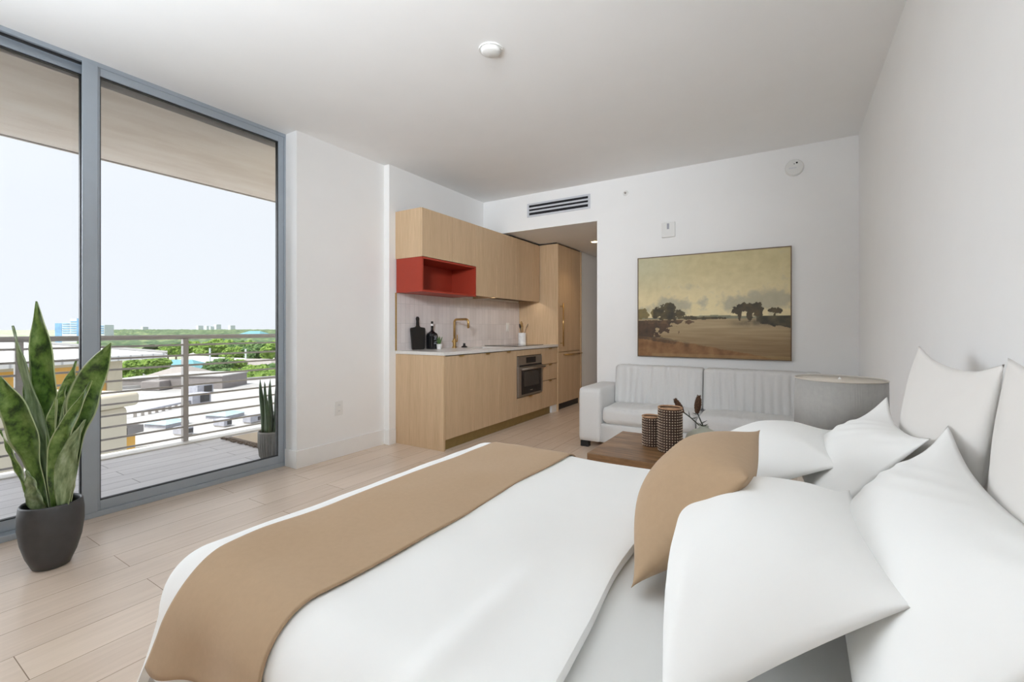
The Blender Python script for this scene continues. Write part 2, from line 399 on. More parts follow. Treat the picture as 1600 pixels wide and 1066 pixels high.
panel(-.32, .965, -3.672, .07, .03)
panel(-1.60, -.26, -3.610, .07, .07)
panel(-2.98, -1.55, -3.672, .07, .07)
# door pull hidden in stile: slim vertical cover strip on the mullion
build('mullion_cover', B(-3.588, -3.578, .918, .99, .036, 2.745), 'alu', win, bevel=.002)

# ================================================================== BALCONY
struct(build('floor_balcony', B(-5.28, -3.70, -4, 6, -.2, -.005), 'deck'))
struct(build('trim_1', B(-5.30, -5.10, -4, 6, -.22, .004), 'ledge'))
struct(build('ceiling_balcony', B(-5.35, -3.72, -4, 6, 2.685, 2.95), 'soffit'))
struct(build('trim_2', B(-5.31, -5.29, -4, 6, 2.676, 2.686), 'ltrail'))
struct(build('wall_outside', B(-3.70, -3.66, 2.30, 9, -.1, 2.95), 'beige'))
rl = thing('balcony_railing', 'grey metal balcony railing with round top rail and thin horizontal bars', 'railing', (-5.18, 0, 0))
build('top_rail', MB().tube([(0, -4, 1.062), (0, 6, 1.062)], .023, 14), 'ltrail', rl, smooth=True)
for z in (.983, .877, .777, .674, .573, .468, .367, .266, .160, .058):
    build('bar', MB().tube([(0.015, -4, z), (0.015, 6, z)], .0095, 8), 'ltrail', rl, smooth=True)
for y in (-2.48, -1.33, -.19, .955, 2.10, 3.25, 4.4):
    build('post', MB().box(-.028, .026, y - .024, y + .024, .012, 1.045), 'ltrail', rl, bevel=.006)
mt = thing('doormat', 'beige outdoor mat with brown pebbled border lying on the balcony', 'mat', (-4.5, 2.95, -.005))
build('mat_top', B(-.50, .36, -.50, .5, 0, .012), 'rug', mt, bevel=.004)
fr = MB().box(-.50, .36, -.53, -.5, 0, .014)
rr = random.Random(3)
for i in range(22):
    x = -.52 + i * .041; fr.ball((x, -.565 + rr.uniform(-.012, .012), .010), .018, .024, .010, 8, 5)
build('pebble_border', fr, 'fringe', mt, smooth=True)

def ribbed_pot():
    t = thing('outdoor_potted_plant', 'ribbed grey pot of dark upright spikes outside the glass by the railing', 'plant', (-3.93, 2.27, -.005))
    prof = [(.085, 0), (.098, .03), (.108, .12), (.112, .235), (.104, .245), (.098, .235), (.096, .21)]
    n = 120; mb = MB(); vs = []; fs = []
    for r, z in prof:
        for i in range(n):
            a = 2 * pi * i / n; q = r + (.004 * (1 if (i // 2) % 2 else -1) if .02 < z < .225 and r > .097 else 0)
            vs.append((q * cos(a), q * sin(a), z))
    for j in range(len(prof) - 1):
        for i in range(n):
            i2 = (i + 1) % n; fs.append((j * n + i, j * n + i2, (j + 1) * n + i2, (j + 1) * n + i))
    fs.append(tuple(reversed(range(n)))); mb.add(vs, fs)
    build('pot', mb, 'greypot', t)
    build('mulch', MB().lathe([(0.0001, .222), (.06, .224), (.099, .212)], 24), 'redsoil', t, smooth=True)
    for (bx, by, tx, ty, h, r) in ((-.045, -.04, -.085, -.055, .70, .026), (-.005, -.045, -.045, -.03, .66, .020), (.02, -.03, -.02, .0, .70, .024), (.05, 0, .06, .02, .72, .024), (.0, .03, .05, .07, .66, .022), (.03, -.05, .03, -.08, .69, .020)):
        pts = [(bx + (tx - bx) * k / 8 + .01 * sin(k * .7), by + (ty - by) * k / 8, .21 + (h - .21) * k / 8) for k in range(9)]
        build('spike', MB().tube(pts, [r, r * 1.05, r * 1.0, r * .95, r * .85, r * .75, r * .6, r * .4, .001], 10), 'spike', t, smooth=True)
ribbed_pot()

# ================================================================== OUTSIDE CITY
struct(build('ground', B(-9000, -20, -3000, 9000, -24.5, -24), 'asphalt'))

def rot2(x, y, a): return x * cos(a) - y * sin(a), x * sin(a) + y * cos(a)
FA = atan2(.92, -.40)     # facade direction of the near building
bl = thing('yellow_building', 'ochre and beige building with white metal roof just beyond the railing', 'building', (-47.8, 17.4, -24), FA - pi / 2)
# local: +y runs along facade away from camera, +x towards camera side; facade at x=0, building toward -x
build('roof_slab', B(-26, .8, -44, 0, 22.55, 22.95), 'metalroof', bl)
rf = MB().add([(.8, 0, 22.95), (.8, -44, 22.95), (-26, -44, 22.95), (-26, 0, 22.95), (-12, -12, 25.15), (-12, -34, 25.15)],
              [(0, 1, 5, 4), (1, 2, 5), (2, 3, 4, 5), (3, 0, 4), (3, 2, 1, 0)])
build('hip_roof', rf, 'metalroof', bl)
build('ridge_cap', MB().tube([(.8, 0, 23.0), (-12, -12, 25.2), (-12, -34, 25.2), (.8, -44, 23.0)], .16, 6), 'roofwhite', bl)
build('upper_wall', B(-25, 0, -43, -3.5, 0, 22.55), 'yellow', bl)
build('corner_pilaster', B(-2.2, .12, -4.6, -3.4, 0, 22.55), 'beige', bl)
build('eave_band', B(-25, .1, -43, -3.4, 22.3, 22.55), 'beige', bl)
for i in range(7):
    build('window', B(.02, .12, -11.5 - i * 4.5, -9.4 - i * 4.5, 17.2, 19.6), 'skyglass', bl)
wg = thing('beige_wing', 'beige lower building wing with a rounded cornice in front of the ochre wall', 'building', (-30.1, 9.6, -24), FA - pi / 2)
build('wing_wall', B(-12, 0, -30, 0, 0, 21.0), 'beige', wg, bevel=.25)
build('cornice', B(-12.1, .35, -30.2, .35, 21.0, 21.75), 'beige', wg, bevel=.25, segs=4)
build('step_block', B(-6, -.3, 0, .6, 0, 19.4), 'yellow', wg)
build('step_cap', B(-6, -.1, 0, .9, 19.4, 19.8), 'greystucco', wg)

mall = thing('flat_roofed_mall', 'wide building under a flat white roof below the balcony', 'building', (-75, 40, -24), radians(-14))
build('roof_deck', B(-45, 20, -20, 30, 0, 12.0), 'roofwhite', mall)
build('parapet', MB().box(-45, -44.4, -20, 30, 12, 12.7).box(-45, 20, 29.4, 30, 12, 12.6).box(19.5, 20, -20, 30, 12, 12.4), 'roofwhite', mall)
def skylight(x, y, lab, s=3.4):
    t = thing('skylight', lab, 'skylight', (x, y, -12), radians(20))
    build('curb', B(-s / 2, s / 2, -s / 2, s / 2, 0, .5), 'unit', t)
    build('glazing', MB().add([(-s * .55, -s * .55, .5), (s * .55, -s * .55, .5), (s * .55, s * .55, .5), (-s * .55, s * .55, .5), (0, 0, 1.1)],
                              [(0, 1, 4), (1, 2, 4), (2, 3, 4), (3, 0, 4), (3, 2, 1, 0)]), 'skyglass', t)
skylight(-71.5, 26.9, 'pyramid glass skylight on the white roof, left of the railing post')
skylight(-71.0, 34.0, 'pyramid glass skylight on the white roof, right of the railing post')
def acunit(x, y, lab, sx=1.9, sy=1.2, sz=1.0):
    t = thing('rooftop_air_conditioner', lab, 'air conditioner', (x, y, -12), radians(15))
    build('casing', B(-sx / 2, sx / 2, -sy / 2, sy / 2, .15, sz), 'unit', t, bevel=.05)
    build('grille', B(sx / 2, sx / 2 + .05, -sy * .1, sy * .4, .3, sz - .2), 'slate', t)
    build('skid', B(-sx / 2 + .1, sx / 2 - .1, -sy / 2 + .1, sy / 2 - .1, 0, .15), 'steel', t)
acunit(-63.6, 25.6, 'grey rooftop air conditioner nearest the left glass skylight')
acunit(-64.6, 30.6, 'grey rooftop air conditioner in front of the right glass skylight')
acunit(-63.9, 34.6, 'long grey rooftop air conditioner nearest the outdoor potted plant', 1.4, 3.0)
acunit(-88, 37.5, 'pale rooftop air conditioner standing on the white roof in the middle distance', 2.4, 3.4, 1.8)
acunit(-101, 43.8, 'pale rooftop air conditioner standing closest to the grey stair house', 2.4, 3.4, 1.8)
pr = random.Random(5)
pth = thing('roof_pipe', 'bent white pipe running along the roof near the left skylight', 'pipe', (-82, 27, -12))
build('pipe_run', MB().tube([(0, -1.5, 0), (0, -1.5, .7), (-1, 1.6, .7), (-5, 9, .7)], .16, 8), 'unit', pth, smooth=True)
for i in range(9):
    build('pipe_support', B(-5 + i * .6 - .1, -5 + i * .6 + .1, 8.6 - i * 1.1 - .1, 8.9 - i * 1.1, 0, .55), 'steel', pth)
ph = thing('grey_stair_house', 'boxy grey stair house rising from the far edge of the white roof', 'building', (-112.9, 44.1, -12), radians(-58.2))
build('main_block', B(-9, 0, -3.4, 10.0, 0, 2.7), 'greystucco', ph); build('low_block', B(-7, -1, -13.5, -4.5, 0, 1.9), 'greystucco', ph); build('porch', B(0, 3, -5.2, -1.2, 0, 2.0), 'greystucco', ph, bevel=.2)
build('coping', MB().box(-9.2, .2, -3.6, 10.2, 2.7, 2.95), 'roofwhite', ph); build('low_coping', B(-7.2, -.8, -13.7, -4.3, 1.9, 2.1), 'roofwhite', ph)

def house(x, y, a, w, d, h, rm, lab, wm='roofwhite', g=None, z=-24):
    t = thing('house', lab, 'house', (x, y, z), a, g)
    build('wall', B(-w / 2, w / 2, -d / 2, d / 2, 0, h), wm, t)
    k = min(w, d) * .5
    build('roof', MB().add([(-w / 2 - .5, -d / 2 - .5, h), (w / 2 + .5, -d / 2 - .5, h), (w / 2 + .5, d / 2 + .5, h), (-w / 2 - .5, d / 2 + .5, h), (-w / 2 + k, 0, h + k * .5), (w / 2 - k, 0, h + k * .5)],
                           [(0, 1, 5, 4), (1, 2, 5), (2, 3, 4, 5), (3, 0, 4), (3, 2, 1, 0)]), rm, t)
    return t
from_px = lambda px, t: (-.52696 * t + .84989 * (px - 800) / 700 * t, .84989 * t + .52696 * (px - 800) / 700 * t)
x, y = from_px(280, 230); house(x, y, .5, 30, 16, 5, 'turq', 'low building with a turquoise roof beyond the grey stair house')
x, y = from_px(285, 150); house(x, y, .45, 13, 13, 9.8, 'greyroof', 'square house under a grey hipped roof straight behind the grey stair house', 'greystucco')
x, y = from_px(312, 270); house(x, y, .3, 26, 14, 5, 'roofwhite', 'white roofed house left of the dark tree group beyond the mall')
x, y = from_px(404, 215); house(x, y, .4, 30, 18, 6, 'greyroof', 'house under a hipped grey roof near the right window frame')
x, y = from_px(355, 262); house(x, y, .2, 44, 14, 4.5, 'roofwhite', 'long low white building between the bushy trees')
x, y = from_px(332, 330); house(x, y, .2, 30, 14, 6, 'roofwhite', 'small white roof half hidden among trees far away')
x, y = from_px(398, 900); house(x, y, .2, 60, 30, 12, 'turq', 'distant turquoise roofed hall under the skyline', 'turq')

# lamp poles
for px, t, lab in ((328, 250, 'thin white pole standing left of the pale pole beyond the mall'), (384, 240, 'thin white pole nearest the grey roofed house')):
    x, y = from_px(px, t); p = build('light_pole', MB().tube([(0, 0, 0), (0, 0, 14)], .45, 8), 'whitewall', loc=(x, y, -24)); tag(p, lab, 'pole')

# high-rise far away
hr = thing('high_rise_tower', 'distant blue and white high rise on the skyline behind the plant', 'building', (*from_px(128, 800), -24))
a0 = radians(31.8)
for k, (w0, w1, h, mt_) in enumerate(((-40, -28, 34, 'bluepane'), (-27, -12, 34.5, 'whitewall'), (-12, 8, 41.5, 'whitewall'), (0, 8, 42.5, 'bluepane'), (9, 24, 38.5, 'whitewall'), (26, 50, 31, 'whitewall'))):
    def rb(x0, x1, y0, y1, z0, z1):
        q = B(x0, x1, y0, y1, z0, z1); q.v = [(*rot2(p[0], p[1], a0), p[2]) for p in q.v]; return q
    bo = build('tower_block', rb(w0, w1, -8 - k * .5, 8, 0, h), mt_, hr)
    bands = MB()
    if mt_ == 'whitewall':
        for z in range(16, int(h) - 1, 4):
            q = rb(w0 + 1, w1 - 1, -8.6 - k * .5, -8 - k * .5, z, z + 1.6); bands.add(q.v, q.f)
        build('window_band', bands, 'bluepane', bo)

# trees
def crown_mesh(name, seed, mat):
    rnd = random.Random(seed); bm = bmesh.new()
    for k in range(9):
        c = Vector((rnd.uniform(-3, 3), rnd.uniform(-3, 3), rnd.uniform(4.5, 8.2))); r = rnd.uniform(1.7, 2.9)
        r2 = bmesh.ops.create_icosphere(bm, subdivisions=4, radius=r, matrix=Matrix.Translation(c))
        for v in r2['verts']:
            d = (v.co - c).normalized()
            v.co += d * (noise.noise(v.co * 1.1) * .8 + noise.noise(v.co * 3.1) * .45) ; v.co.z = c.z + (v.co.z - c.z) * .75
    me = bpy.data.meshes.new(name); bm.to_mesh(me); bm.free(); me.materials.append(M[mat])
    return me
crowns = [crown_mesh('crown', 11, 'tree_a'), crown_mesh('crown', 12, 'tree_b'), crown_mesh('crown', 13, 'tree_a')]
tm = MB().tube([(0, 0, 0), (.1, .1, 3), (0, 0, 6)], [.45, .35, .25], 8)
tme = bpy.data.meshes.new('trunk'); tme.from_pydata(tm.v, [], tm.f); tme.materials.append(M['trunk'])
tr_ = random.Random(21); tcount = 0
def tree(px, t, kind, sc, label, group, dz=0):
    x, y = from_px(px, t)
    o = thing('tree', label, 'tree', (x, y, -24 + dz), tr_.uniform(0, 6), group); o.scale = (sc * 1.05, sc * 1.05, sc)
    for nm, me in (('crown', crowns[kind]), ('trunk', tme)):
        c = bpy.data.objects.new(nm, me); COL.objects.link(c); c.parent = o
ORD = 'leftmost second third fourth fifth sixth seventh eighth ninth tenth eleventh twelfth thirteenth fourteenth fifteenth sixteenth seventeenth eighteenth'.split()
def nth(spec, n):
    text, xs = spec
    k = sorted(xs).index(px); xs_sorted = sorted(xs)
    w_ = 'leftmost' if k == 0 else ('rightmost' if k == len(xs) - 1 else ORD[k] + ' from the left')
    return text + ', ' + w_
L1 = ('bright green tree beside the ochre building', (203, 222, 243, 214, 238, 255, 196))
for px, t, s in ((203, 190, 1.15), (222, 200, 1.2), (243, 205, 1.25), (214, 150, .95), (238, 152, 1.0), (255, 158, .9), (196, 150, .95)):
    tree(px, t, tr_.choice((0, 2)), s, nth(L1, 7), 'trees beside the ochre building')
L2 = ('leafy tree in the belt behind the white roofs', (262, 275, 290, 302, 322, 336, 350, 340, 360, 372, 380, 392, 405, 418, 430, 440, 366, 385))
for px, t, s in ((262, 330, 1.2), (275, 350, 1.3), (290, 360, 1.2), (302, 420, 1.2), (322, 300, 1.35), (336, 300, 1.5), (350, 310, 1.4), (340, 340, 1.6), (360, 330, 1.5), (372, 310, 1.5), (380, 330, 1.6), (392, 320, 1.5), (405, 300, 1.5), (418, 300, 1.6), (430, 290, 1.5), (440, 300, 1.5), (366, 285, 1.2), (385, 290, 1.3)):
    tree(px, t, tr_.choice((0, 1, 1, 2)), s * 1.15, nth(L2, 18), 'tree belt behind the white roofs')
L3 = ('bushy tree just past the far mall roof edge', (350, 362, 335, 347, 358, 375, 388, 400, 412, 424, 436, 392, 410, 428))
for px, t, s in ((350, 165, .95), (362, 170, .9), (335, 195, 1.0), (347, 200, 1.1), (358, 205, 1.0), (375, 150, 1.0), (388, 148, 1.0), (400, 146, .95), (412, 146, 1.0), (424, 150, 1.05), (436, 150, 1.0), (392, 165, 1.0), (410, 168, 1.0), (428, 172, 1.1)):
    tree(px, t, tr_.choice((0, 1, 2)), s * 1.2, nth(L3, 14), 'trees at the far edge of the mall roof')
# continuous distant canopy
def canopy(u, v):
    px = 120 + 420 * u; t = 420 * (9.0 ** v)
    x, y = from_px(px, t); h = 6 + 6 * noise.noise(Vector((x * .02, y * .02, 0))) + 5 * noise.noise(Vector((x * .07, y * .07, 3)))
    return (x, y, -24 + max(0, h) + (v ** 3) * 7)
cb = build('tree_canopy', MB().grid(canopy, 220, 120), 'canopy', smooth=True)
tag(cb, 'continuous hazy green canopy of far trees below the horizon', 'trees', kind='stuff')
tw_i = 0
skl = random.Random(9)
for px in (312, 325, 331, 340, 226, 362):
    x, y = from_px(px, 3600)
    o = build('distant_building', B(-18, 18, -18, 18, 0, 24 + skl.uniform(12, 34)), 'whitewall', loc=(x, y, -24), )
    tag(o, 'tiny pale block on the hazy skyline, ' + {226: 'leftmost', 312: 'second from the left', 325: 'third from the left', 331: 'fourth from the left', 340: 'fifth from the left', 362: 'rightmost'}[px], 'building', 'far skyline blocks')

# ================================================================== KITCHEN
CF = -2.735      # front plane of base cabinets
def tab(parent, y, z, w=.07):
    return build('pull', MB().box(CF - .006, CF + .014, y - w / 2, y + w / 2, z - .003, z).box(CF + .010, CF + .014, y - w / 2, y + w / 2, z - .016, z), 'brass', parent, bevel=.001)
def front(name, parent, x, y0, y1, z0, z1, g=.0028, th=.02):
    return build(name, B(x - th, x, y0 + g, y1 - g, z0 + g, z1 - g), 'oak', parent, bevel=.001)
o = build('end_panel', B(KX, CF, 3.205, 3.229, 0, .893), 'oak', bevel=.001); tag(o, 'light oak end panel closing the near end of the kitchen base cabinets', 'panel')
def base(y0, y1, label, doors):
    t = thing('base_cabinet', label, 'cabinet', (0, 0, 0))
    build('body', B(KX + .02, CF - .022, y0 + .001, y1 - .001, .10, .888), 'carcass', t)
    for (kind, a, b_, z0, z1) in doors:
        d = front(kind, t, CF, a, b_, z0, z1)
        tab(d, (a + b_) / 2 if kind != 'door' else (a + b_) / 2, z1)
    return t
base(3.231, 3.691, 'oak base cabinet with one door, nearest the window', [('door', 3.231, 3.691, .10, .888)])
base(3.692, 4.130, 'oak base cabinet with one door, second from the window, below the tap', [('door', 3.692, 4.130, .10, .888)])
base(4.131, 4.522, 'narrow oak base cabinet with one door, directly left of the oven', [('door', 4.131, 4.522, .10, .888)])
t = base(4.523, 5.137, 'oak base cabinet housing the built-in oven above a drawer', [('drawer', 4.523, 5.137, .10, .318)])
front('front_rail', t, CF, 4.523, 5.137, .815, .888)
base(5.138, 5.600, 'oak base cabinet with stacked drawers between oven and refrigerator panel', [('drawer', 5.138, 5.60, .675, .888), ('drawer', 5.138, 5.60, .460, .673), ('drawer', 5.138, 5.60, .10, .458)])
o = build('kick_plate', B(CF - .05, CF - .035, 3.229, 5.44, 0, .098), 'plinth'); tag(o, 'olive brass kick plate along the foot of the base cabinets', 'kick plate')
o = build('filler_foot', B(CF - .06, CF - .012, 5.46, 5.598, 0, .098), 'trim'); tag(o, 'small white filler block at the end of the brass kick plate', 'filler')
# oven
ov = thing('built_in_oven', 'built in steel and black glass oven set in the oak cabinets', 'oven', (CF, 4.83, 0))
build('oven_body', B(-.019, .006, -.300, .300, .325, .810), 'steel', ov, bevel=.002)
pn = build('control_panel', B(.006, .011, -.298, .298, .712, .808), 'steel', ov, bevel=.001)
build('display', B(.011, .0125, -.11, .13, .725, .795), 'blackglass', pn)
build('vent_slot', B(.004, .010, -.26, .29, .680, .706), 'black', ov)
dr = build('oven_door', B(.006, .022, -.298, .298, .335, .688), 'steel', ov, bevel=.002)
wi = build('door_glass', B(.022, .024, -.24, .255, .355, .652), 'blackglass', dr)
build('inner_window', B(.024, .0245, -.18, .19, .445, .625), flat('oven_window_grey', (.05, .045, .042), .2), wi)
build('badge', B(.024, .0255, -.03, .03, .385, .398), 'steel', wi)
build('door_handle', MB().tube([(.022, -.255, .664), (.060, -.255, .664)], .008, 8).tube([(.022, .265, .664), (.060, .265, .664)], .008, 8).tube([(.060, -.285, .664), (.060, .295, .664)], .013, 12), 'steel', dr, smooth=True)
# worktop with sink cut-out
wt = thing('worktop', 'thin white quartz worktop over the oak base cabinets', 'worktop', (0, 0, 0))
SX0, SX1, SY0, SY1 = -3.18, -2.86, 4.02, 4.45
ct = MB().box(KX, CF + .015, 3.195, SY0, .895, .925).box(KX, CF + .015, SY1, 5.60, .895, .925).box(KX, SX0, SY0, SY1, .895, .925).box(SX1, CF + .015, SY0, SY1, .895, .925)
build('slab', ct, 'quartz', wt)
sk = thing('sink', 'steel undermount sink let into the worktop beneath the brass tap', 'sink', (-3.02, 4.235, 0))
bx = MB(); bx.box(-.158, .158, -.213, .213, .780, .785).box(-.160, -.156, -.215, .215, .78, .894).box(.156, .160, -.215, .215, .78, .894).box(-.16, .16, -.215, -.211, .78, .894).box(-.16, .16, .211, .215, .78, .894)
build('basin', bx, 'steel', sk); build('drain', MB().lathe([(.0001, .787), (.04, .787), (.042, .785)], 20), 'blackmatte', sk)
ck = thing('cooktop', 'flat black glass cooktop on the worktop near the utensil crock', 'cooktop', (-3.06, 4.99, .925))
build('glass_top', B(-.24, .24, -.33, .36, .0005, .008), 'blackglass', ck, bevel=.002)
for (x, y, r) in ((-.11, -.16, .09), (.11, -.16, .07), (-.11, .18, .07), (.11, .18, .09)):
    vs = []; fs = []; nn = 32
    for rr_ in (r - .002, r):
        for i in range(nn): vs.append((x + rr_ * cos(2 * pi * i / nn), y + rr_ * sin(2 * pi * i / nn), .0083))
    for i in range(nn): i2 = (i + 1) % nn; fs.append((i, i2, nn + i2, nn + i))
    build('ring_mark', MB().add(vs, fs), 'unit', ck)
# backsplash
o = build('backsplash', B(KX + .001, KX + .012, 3.205, 5.60, .925, 1.515), 'tile'); tag(o, 'blush glazed tile backsplash between worktop and upper cabinets', 'backsplash')
o = build('edge_strip', B(KX, KX + .016, 3.197, 3.205, .925, 1.505), 'brass'); tag(o, 'thin brass strip finishing the left edge of the tiles', 'trim strip')
o = thing('wall_switch', 'small white switch plate on the tiles left of the utensil crock', 'switch', (KX + .012, 5.28, 1.165))
build('plate', B(0, .006, -.036, .036, -.06, .06), 'white_plastic', o, bevel=.002); build('rocker', B(.006, .010, -.016, .016, -.032, .032), 'white_plastic', o, bevel=.001)
# uppers
UF = -3.0
def upper(y0, y1, z0, z1, label, doors):
    t = thing('wall_cabinet', label, 'cabinet', (0, 0, 0))
    build('body', B(KX + .002, UF - .021, y0 + .019, y1, z0 + .026, z1), 'carcass', t); build('side_panel', B(KX + .002, UF - .0205, y0, y0 + .018, z0, z1), 'oak', t)
    for a, b_ in doors: front('door', t, UF, a, b_, z0, z1, .0028)
upper(3.200, 3.655, 1.842, 2.315, 'oak wall cabinet nearest the window, above the red open box', [(3.200, 3.655)])
upper(3.656, 4.072, 1.842, 2.315, 'short oak wall cabinet above the right half of the red open box', [(3.656, 4.072)])
upper(4.073, 4.487, 1.515, 2.315, 'tall oak wall cabinet immediately right of the red open box', [(4.073, 4.487)])
upper(4.489, 5.574, 1.515, 2.315, 'wide oak wall cabinet above the cooktop ending at the refrigerator panel', [(4.489, 4.94), (4.94, 5.385), (5.385, 5.574)])
o = build('cabinet_top_shadow_strip', B(KX + .01, UF - .03, YB + .125, 5.6, 2.315, 2.337), 'blackmatte'); tag(o, 'dark strip standing in for the shadow gap between wall cabinets and hall ceiling', 'filler')  # black strip painted in for the shade above the cabinets
rb_ = thing('open_niche', 'terracotta red open box shelf under the wall cabinets', 'shelf', (0, 0, 0))
bo = MB(); y0, y1, z0, z1, th = 3.200, 4.072, 1.505, 1.840, .018
bo.box(KX + .014, UF, y0, y0 + th, z0, z1).box(KX + .014, UF, y1 - th, y1, z0, z1).box(KX + .014, UF, y0 + th, y1 - th, z0, z0 + th).box(KX + .014, UF, y0 + th, y1 - th, z1 - th, z1)
build('frame', bo, 'red', rb_); build('back_panel', B(KX + .014, KX + .024, y0 + th, y1 - th, z0 + th, z1 - th), 'red', rb_)
led = bpy.data.lights.new('under_cabinet_strip', 'AREA'); led.shape = 'RECTANGLE'; led.size = .012; led.size_y = 1.45; led.energy = 1.6; led.color = (1, .84, .68)
lo_ = bpy.data.objects.new('under_cabinet_strip', led); COL.objects.link(lo_); lo_.location = (-3.052, 4.80, 1.5365); lo_.rotation_euler = (0, radians(-16), 0)
# tall fridge unit
fg = thing('panelled_refrigerator', 'tall oak panelled refrigerator unit with brass bar handles', 'refrigerator', (0, 0, 0))
build('side_panel', B(KX + .001, CF + .012, 5.602, 5.626, 0, 2.322), 'oak', fg, bevel=.001)
build('body', B(KX + .001, CF - .022, 5.628, 6.41, .09, 2.322), 'oak', fg)
build('far_panel', B(KX + .001, CF + .008, 6.41, 6.435, 0, 2.322), 'oak', fg, bevel=.001)
d1 = front('door', fg, CF, 5.627, 6.409, .815, 2.322); d2 = front('freezer_drawer', fg, CF, 5.627, 6.409, .092, .812)
build('bar_handle', MB().tube([(CF + .045, 5.70, .90), (CF + .045, 5.70, 1.50)], .008, 10).tube([(CF, 5.70, .94), (CF + .045, 5.70, .94)], .006, 8).tube([(CF, 5.70, 1.46), (CF + .045, 5.70, 1.46)], .006, 8), 'brass', d1, smooth=True)
build('bar_handle', MB().tube([(CF + .045, 5.76, .775), (CF + .045, 6.37, .775)], .008, 10).tube([(CF, 5.80, .775), (CF + .045, 5.80, .775)], .006, 8).tube([(CF, 6.33, .775), (CF + .045, 6.33, .775)], .006, 8), 'brass', d2, smooth=True)
build('toe_grille', B(CF - .06, CF - .04, 5.628, 6.409, 0, .09), 'blackmatte', fg)
build('top_shadow_strip', B(KX + .01, CF - .02, 5.61, 6.43, 2.322, 2.337), 'blackmatte', fg)  # black strip stands for shade between refrigerator top and hall ceiling

# faucet
fc = thing('kitchen_faucet', 'brushed brass square arched tap on the worktop', 'faucet', (-3.27, 4.02, .925))
build('base_ring', MB().lathe([(.026, 0), (.026, .012), (.019, .016)], 20), 'brass', fc, smooth=False)
pts = [(0, 0, .01), (0, 0, .29)]
for k in range(1, 7): a = pi / 2 * k / 6; pts.append((.035 - .035 * cos(a), 0, .29 + .035 * sin(a)))
pts.append((.165, 0, .325))
for k in range(1, 7): a = pi / 2 * k / 6; pts.append((.165 + .035 * sin(a), 0, .29 + .035 * cos(a)))
pts.append((.20, 0, .225))
build('spout', MB().tube(pts, .013, 14), 'brass', fc, smooth=True)
build('body', MB().lathe([(.019, .012), (.019, .10), (.013, .104)], 20), 'brass', fc)
build('lever', MB().tube([(0, 0, .075), (0, .05, .075)], .011, 12).tube([(0, .05, .07), (0, .052, .15)], .0055, 8), 'brass', fc, smooth=True)
build('side_knob', MB().tube([(0, 0, .075), (0, -.036, .075)], .009, 12), 'brass', fc, smooth=True)
o = build('sink_stopper', MB().lathe([(.001, 0), (.035, .002), (.036, .012), (.016, .022), (.012, .038), (.018, .046), (.0001, .052)], 20), 'blackmatte', smooth=True, loc=(-3.22, 4.14, .925)); tag(o, 'small dark knobbed stopper lying beside the brass tap', 'stopper')
# cutting board
cbd = thing('cutting_board', 'black paddle cutting board leaning against the backsplash tiles', 'cutting board', (-3.318, 3.475, .926))
cbd.rotation_euler = (0, radians(-2), 0)
ob = [(-.092, .0), (.088, 0), (.106, .215), (-.1, .215)]
mb = MB(); out = [(-.082, 0), (.08, 0), (.092, .012), (.108, .215), (.10, .228), (.035, .236), (.020, .25), (.016, .30), (.022, .325), (.012, .345), (-.012, .345), (-.022, .325), (-.016, .30), (-.020, .25), (-.035, .236), (-.10, .228), (-.108, .215), (-.092, .012)]
nn = len(out); vs = [(0, p[0], p[1]) for p in out] + [(.016, p[0], p[1]) for p in out]
fs = [tuple(range(nn)), tuple(reversed(range(nn, 2 * nn)))] + [(i, (i + 1) % nn, nn + (i + 1) % nn, nn + i) for i in range(nn)]
build('board', MB().add(vs, fs), 'blackmatte', cbd, bevel=.003)
# bottle
bt = thing('dark_bottle', 'black glass bottle with a white neck band beside the cutting board', 'bottle', (-3.29, 3.665, .9255))
q = .062
pf = MB(); secs = [(.0, .9), (.006, 1), (.14, 1), (.165, .9), (.182, .6), (.192, .36), (.20, .26), (.25, .26)]
nn = 28; vs = []; fs = []
for z, s_ in secs:
    for i in range(nn):
        a = 2 * pi * i / nn; e = 3.5 if z < .17 else 2
        r = 1 / ((abs(cos(a)) ** e + abs(sin(a)) ** e) ** (1 / e)); vs.append((.048 * s_ * r * cos(a), q * s_ * r * sin(a), z))
for j in range(len(secs) - 1):
    for i in range(nn): i2 = (i + 1) % nn; fs.append((j * nn + i, j * nn + i2, (j + 1) * nn + i2, (j + 1) * nn + i))
fs += [tuple(reversed(range(nn))), tuple((len(secs) - 1) * nn + i for i in range(nn))]
build('glass_body', MB().add(vs, fs), 'blackglass', bt, smooth=False)
build('neck_band', MB().lathe([(.015, .25), (.015, .272), (.0001, .272)], 16), 'white_ceramic', bt); build('stopper', MB().lathe([(.011, .272), (.014, .282), (.012, .298), (.0001, .30)], 16), 'blackmatte', bt)
lb = MB()
for k, z in enumerate((.135, .115, .10, .075, .058)): lb.box(.0478, .0485, -.022 + (.006 if k % 2 else 0), .022 - (.004 if k % 3 else 0), z, z + (.006 if k != 1 else .010))
build('label_print', lb, 'unit', bt)
# herb pot
hp = thing('small_herb_pot', 'tiny green herb in a white pot beside the black bottle', 'plant', (-3.22, 3.70, .925))
build('pot', MB().lathe([(.024, 0), (.032, .055), (.028, .055), (.026, .045), (.0001, .045)], 20), 'white_ceramic', hp)
hb = MB(); rr = random.Random(2)
for k in range(16):
    a = rr.uniform(0, 6.28); tl = rr.uniform(.01, .04); h = rr.uniform(.05, .10)
    hb.tube([(.008 * cos(a), .008 * sin(a), .044), (.6 * tl * cos(a), .6 * tl * sin(a), .044 + h * .6), (tl * cos(a), tl * sin(a), .044 + h)], [.004, .006, .001], 6)
build('herb_sprigs', hb, 'leaf_small', hp, smooth=True)
